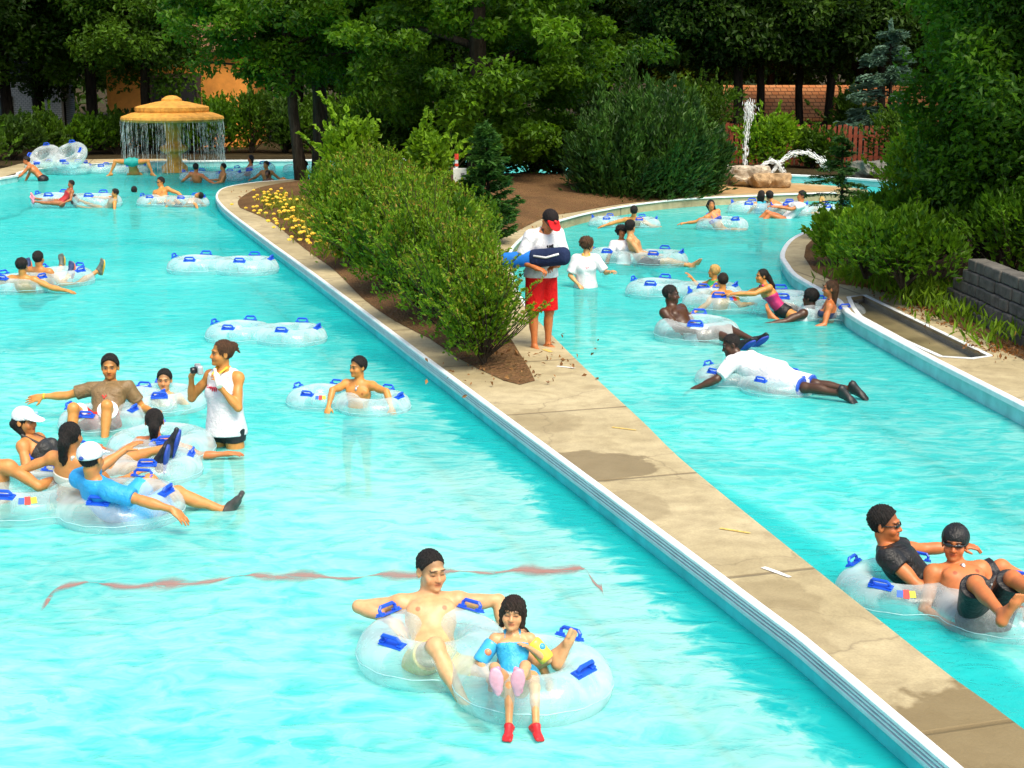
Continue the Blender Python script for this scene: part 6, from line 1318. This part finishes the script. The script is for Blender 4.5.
# -- prone man
tube('clear tube under the man in white lying face down', W(744, 380, .02), R(-45), 'double', sc=.72)
person('man in white shirt and shorts lying face down on a tube, black shoes trailing', head=(731, 345, .14), H=1.66, tor=(-.66, .66, .15), chest=(-.66, .60, .34), left=(-.65, -.72, 0), la=((-.62, -.40, -.55), (-.75, .10, -.35)), ra=((-.5, .5, -.5), (-.6, .4, -.3)), ll=((.70, -.64, -.08), (.80, -.50, -.04)), rl=((.68, -.58, -.06), (.82, -.44, -.03)), lf=(.55, -.2, -.7), rf=(.6, -.2, -.7), hu=(-.30, .15, .95), hf=(-.90, -.10, -.35), skin='dark', hair=('buzz', 'black'),
       wear=[('tshirt', (.68, .69, .71), dict(sleeve=.8, hem=-.04, infl=.018, loose=True)), ('trunks', (.66, .67, .71), dict(leg=.92, flare=.03, trim=(.03, .10, .55))), ('shoes', (.012, .012, .012), {})], girth=1.1)
# -- right pair
tube('dark-bottomed clear double tube under the two men in black at the right', W(950, 597, .08), R(-36), 'double', handles=(0, 1, 2, 4, 5), sc=.78, labelled=True)
person('man in a black sleeveless shirt and sunglasses reclining in the right tube', head=(885, 524, .02), H=1.60, tor=(-.80, .35, .36), chest=(-.66, .30, .66), left=(.20, .95, 0), la=((.85, .32, -.15), (.93, -.10, .10)), ra=((.62, -.42, -.55), (.90, .05, .05)), ll=((.85, .10, .40), (.85, -.15, -.42)), rl=((.85, -.05, .30), (.88, -.2, -.25)), lf=(.9, -.2, -.1), hf=(.86, -.45, -.05), hu=(-.06, 0, 1), skin='red', hair=('short', 'black'), glasses=(.01, .012, .008), wear=[('tshirt', (.012, .012, .012), dict(sleeve=.35, hem=-.02)), ('trunks', (.015, .015, .018), dict(leg=.9, flare=.03))], curl=.6, girth=1.08, hs=1.05)
person('bare-chested man with black bandana and sunglasses, soles toward the viewer', head=(955, 543, .06), H=1.52, tor=(-.16, .95, .22), chest=(-.14, .84, .50), left=(.96, .12, .02), la=((.45, -.35, -.75), (.35, -.85, .10)), ra=((-.25, -.30, -.85), (.30, -.85, .0)), ll=((.04, -.52, .85), (.32, -.94, .02)), rl=((-.16, -.55, .80), (.14, -.96, -.16)), lf=(.10, .10, .98), rf=(.40, -.10, .85), hf=(-.35, -.90, -.10), hu=(.04, .05, 1), skin='red', hair=('short', 'black'), cap=((.012, .012, .012), (.01, .01, .01), 'bandana'), glasses=(.01, .01, .01), wear=[('trunks', (.013, .013, .014), dict(leg=.95, flare=.035)), ('necklace', (.7, .7, .68), {})], beard=.15, girth=1.08, hs=1.08)
# every rider sits in a ring: the tubes drift with their riders
SEATS = {'big clear double tube in front': (DJ['pel'], -1), 'long clear double tube': ('man in white cap', 1), 'clear tube under the woman in the white cap': ('woman in a white cap', -1), 'clear tube around the woman with the dark': ('woman with a long black', 0), 'clear tube under the man in the brown': ('man in brown', -1), 'clear tube around the boy': ('boy sunk', 0), 'clear double tube the lone boy': ('lone boy', .35),
         'clear double tube under the two people': ((-7.25, 23.0), 0), 'clear double tube under the child in red': ((-10.5, 36.3), 0), 'clear double tube under the man in sunglasses': ((-8.2, 36.4), 0), 'clear tube with the person drifting': ('person seen from behind', 0.5), 'clear double tube under the woman in white': ((2.14, 25.75), 0), 'clear tube under the woman with dangling': ('dark-haired woman leaning', 0), 'clear double tube in the far group': ((5.9, 34.5), 0), 'clear double tube at the right of the far': ((6.7, 34.1), 0),
         'clear tube under the dark-skinned': ('dark-skinned man reclining', 0), 'clear double tube left of the blond': ('fair-haired child in a green', 1), 'large clear double tube': ('dark-haired person reaching', -1), 'clear tube under the brown-haired': ((4.34, 20.12), 0), 'clear tube under the man in white lying': ((2.58, 15.70), 0)}
tops = [o for o in bpy.data.objects if o.parent is None and 'label' in o]
for k_, (who, hole) in SEATS.items():
    to = next(o for o in tops if o['label'].startswith(k_))
    p = next(o for o in tops if o['label'].startswith(who)).location if isinstance(who, str) else who
    yw = to.rotation_euler.z; to.location.x = p[0] - .43*to.scale.x*hole*math.cos(yw); to.location.y = p[1] - .43*to.scale.x*hole*math.sin(yw)
# -- lifeguard
lg, LJ, LH = person('lifeguard in white shirt, red shorts and red-billed cap standing on the deck', W(541, 347, DZ) + V3(0, 0, .835), 1.68, tor=(.0, .02, 1), chest=(.10, -.20, .97), left=(.80, .55, 0), group='lifeguards',
       la=((.30, -.05, -.95), (-.30, -.85, -.28)), ra=((-.40, -.12, -.9), (.72, -.62, -.35)), ll=((.05, -.02, -1), (-.03, .05, -1)), rl=((-.03, -.03, -1), (.02, .05, -1)), lf=(.72, -.68, 0), rf=(.45, -.9, 0), lh=(-.8, -.5, -.1), rh=(.9, -.35, -.2), curl=1.0,
       hu=(.34, -.50, .80), hf=(.30, -.55, -.78), skin='red', hair=('short', 'dark'), wear=[('tshirt', (.72, .72, .74), dict(sleeve=.8, hem=-.02, infl=.02, loose=True, wet=False)), ('shorts', (.66, .012, .012), dict(leg=.96, flare=.036, top=.16, wet=False, k=.015)), ('lanyard', (.02, .02, .02), {}), ('letters', (.015, .015, .02), dict(text='ve', w=.05, h=.07, z=.17, f=.15, r=.014))], cap=((.015, .012, .012), (.60, .015, .02), 'cap', (0, .098, .075), (.6, .02, .02)), glasses=(.02, .02, .02), girth=1.08)
c = (LJ['lwr']+LJ['rwr'])/2 + V3(-.03, -.03, .13); ax = nrm(V3(.93, -.36, .12)); a2 = perp(ax, (0, -1, .2)); a3 = np.cross(ax, a2)
rt = empty('rescue_tube', tuple(c)); tag(rt, 'blue foam rescue tube held across the lifeguard\'s waist', 'rescue tube')
S_ = Solid(); S_.rc(-ax*.46, ax*.08, .07, .075, k=.02); S_.rc(-ax*.46+a3*.04, ax*.08+a3*.04, .066, .07, k=.02); link_mesh('foam', S_.mesh('foam', .01), plain('blue_foam', (.01, .16, .62), .5), rt)
S_ = Solid(); S_.rc(-ax*.12, ax*.22, .082, .082, k=.02, cuts=[(-ax*.16, -ax)]); S_.rc(-ax*.12+a3*.045, ax*.22+a3*.045, .078, .078, k=.02, cuts=[(-ax*.16, -ax)]); link_mesh('cover', S_.mesh('cover', .01), fabric((.015, .025, .07), False), rt)
mb = MB().tube([tuple(-ax*.1-a2*-.085), tuple(ax*.05-a2*-.09+V3(0, 0, -.03)), tuple(ax*.2-a2*-.085)], .012, 6); mb.build('strap', plain('white_strap', (.7, .7, .7), .6), rt, smooth=True)
# -- camera and bottle
cp = WH['r'][0] + WH['r'][1]*.10 + V3(.035, -.03, .0); d = nrm(V3(-.86, -.46, -.05)); sd_ = np.cross((0, 0, 1), d); upc = np.cross(d, sd_)
M3 = Matrix((( -sd_[0], d[0], upc[0], 0), (-sd_[1], d[1], upc[1], 0), (-sd_[2], d[2], upc[2], 0), (0, 0, 0, 1)))
ce = empty('camera', tuple(cp)); tag(ce, 'small silver camera held up by the standing woman', 'camera')
MB().box((0, 0, 0), (.125, .05, .08), bev=.012, M=M3).build('body', plain('silver_metal', (.50, .51, .52), .3, .1, 20, .1, .002, metal=.4), ce)
MB().tube([tuple(d*.02), tuple(d*.06), tuple(d*.075)], [.030, .030, .026], 14).build('lens', plain('black_lens', (.015, .015, .016), .2), ce, smooth=True)
MB().box(tuple(upc*.043-sd_*.03), (.05, .035, .012), bev=.004, M=None).build('flash', plain('grey_metal', (.3, .3, .32), .4), ce)
bo = empty('bottle', tuple(WH['l'][0] + WH['l'][1]*.09)); tag(bo, 'white bottle the standing woman lifts to her mouth', 'bottle')
bd = nrm(WJ['hd'] + V3(-.085, -.045, -.05) - (WH['l'][0] + WH['l'][1]*.09)); MB().tube([tuple(-bd*.10), tuple(-bd*.095), tuple(bd*.04), tuple(bd*.075), tuple(bd*.10)], [.022, .030, .030, .014, .013], 14).build('body', plain('white_plastic', (.80, .78, .68), .35), bo, smooth=True)
MB().tube([tuple(bd*.10), tuple(bd*.118)], [.016, .015], 12).build('cap', plain('white_cap', (.78, .74, .58), .4), bo, smooth=True)
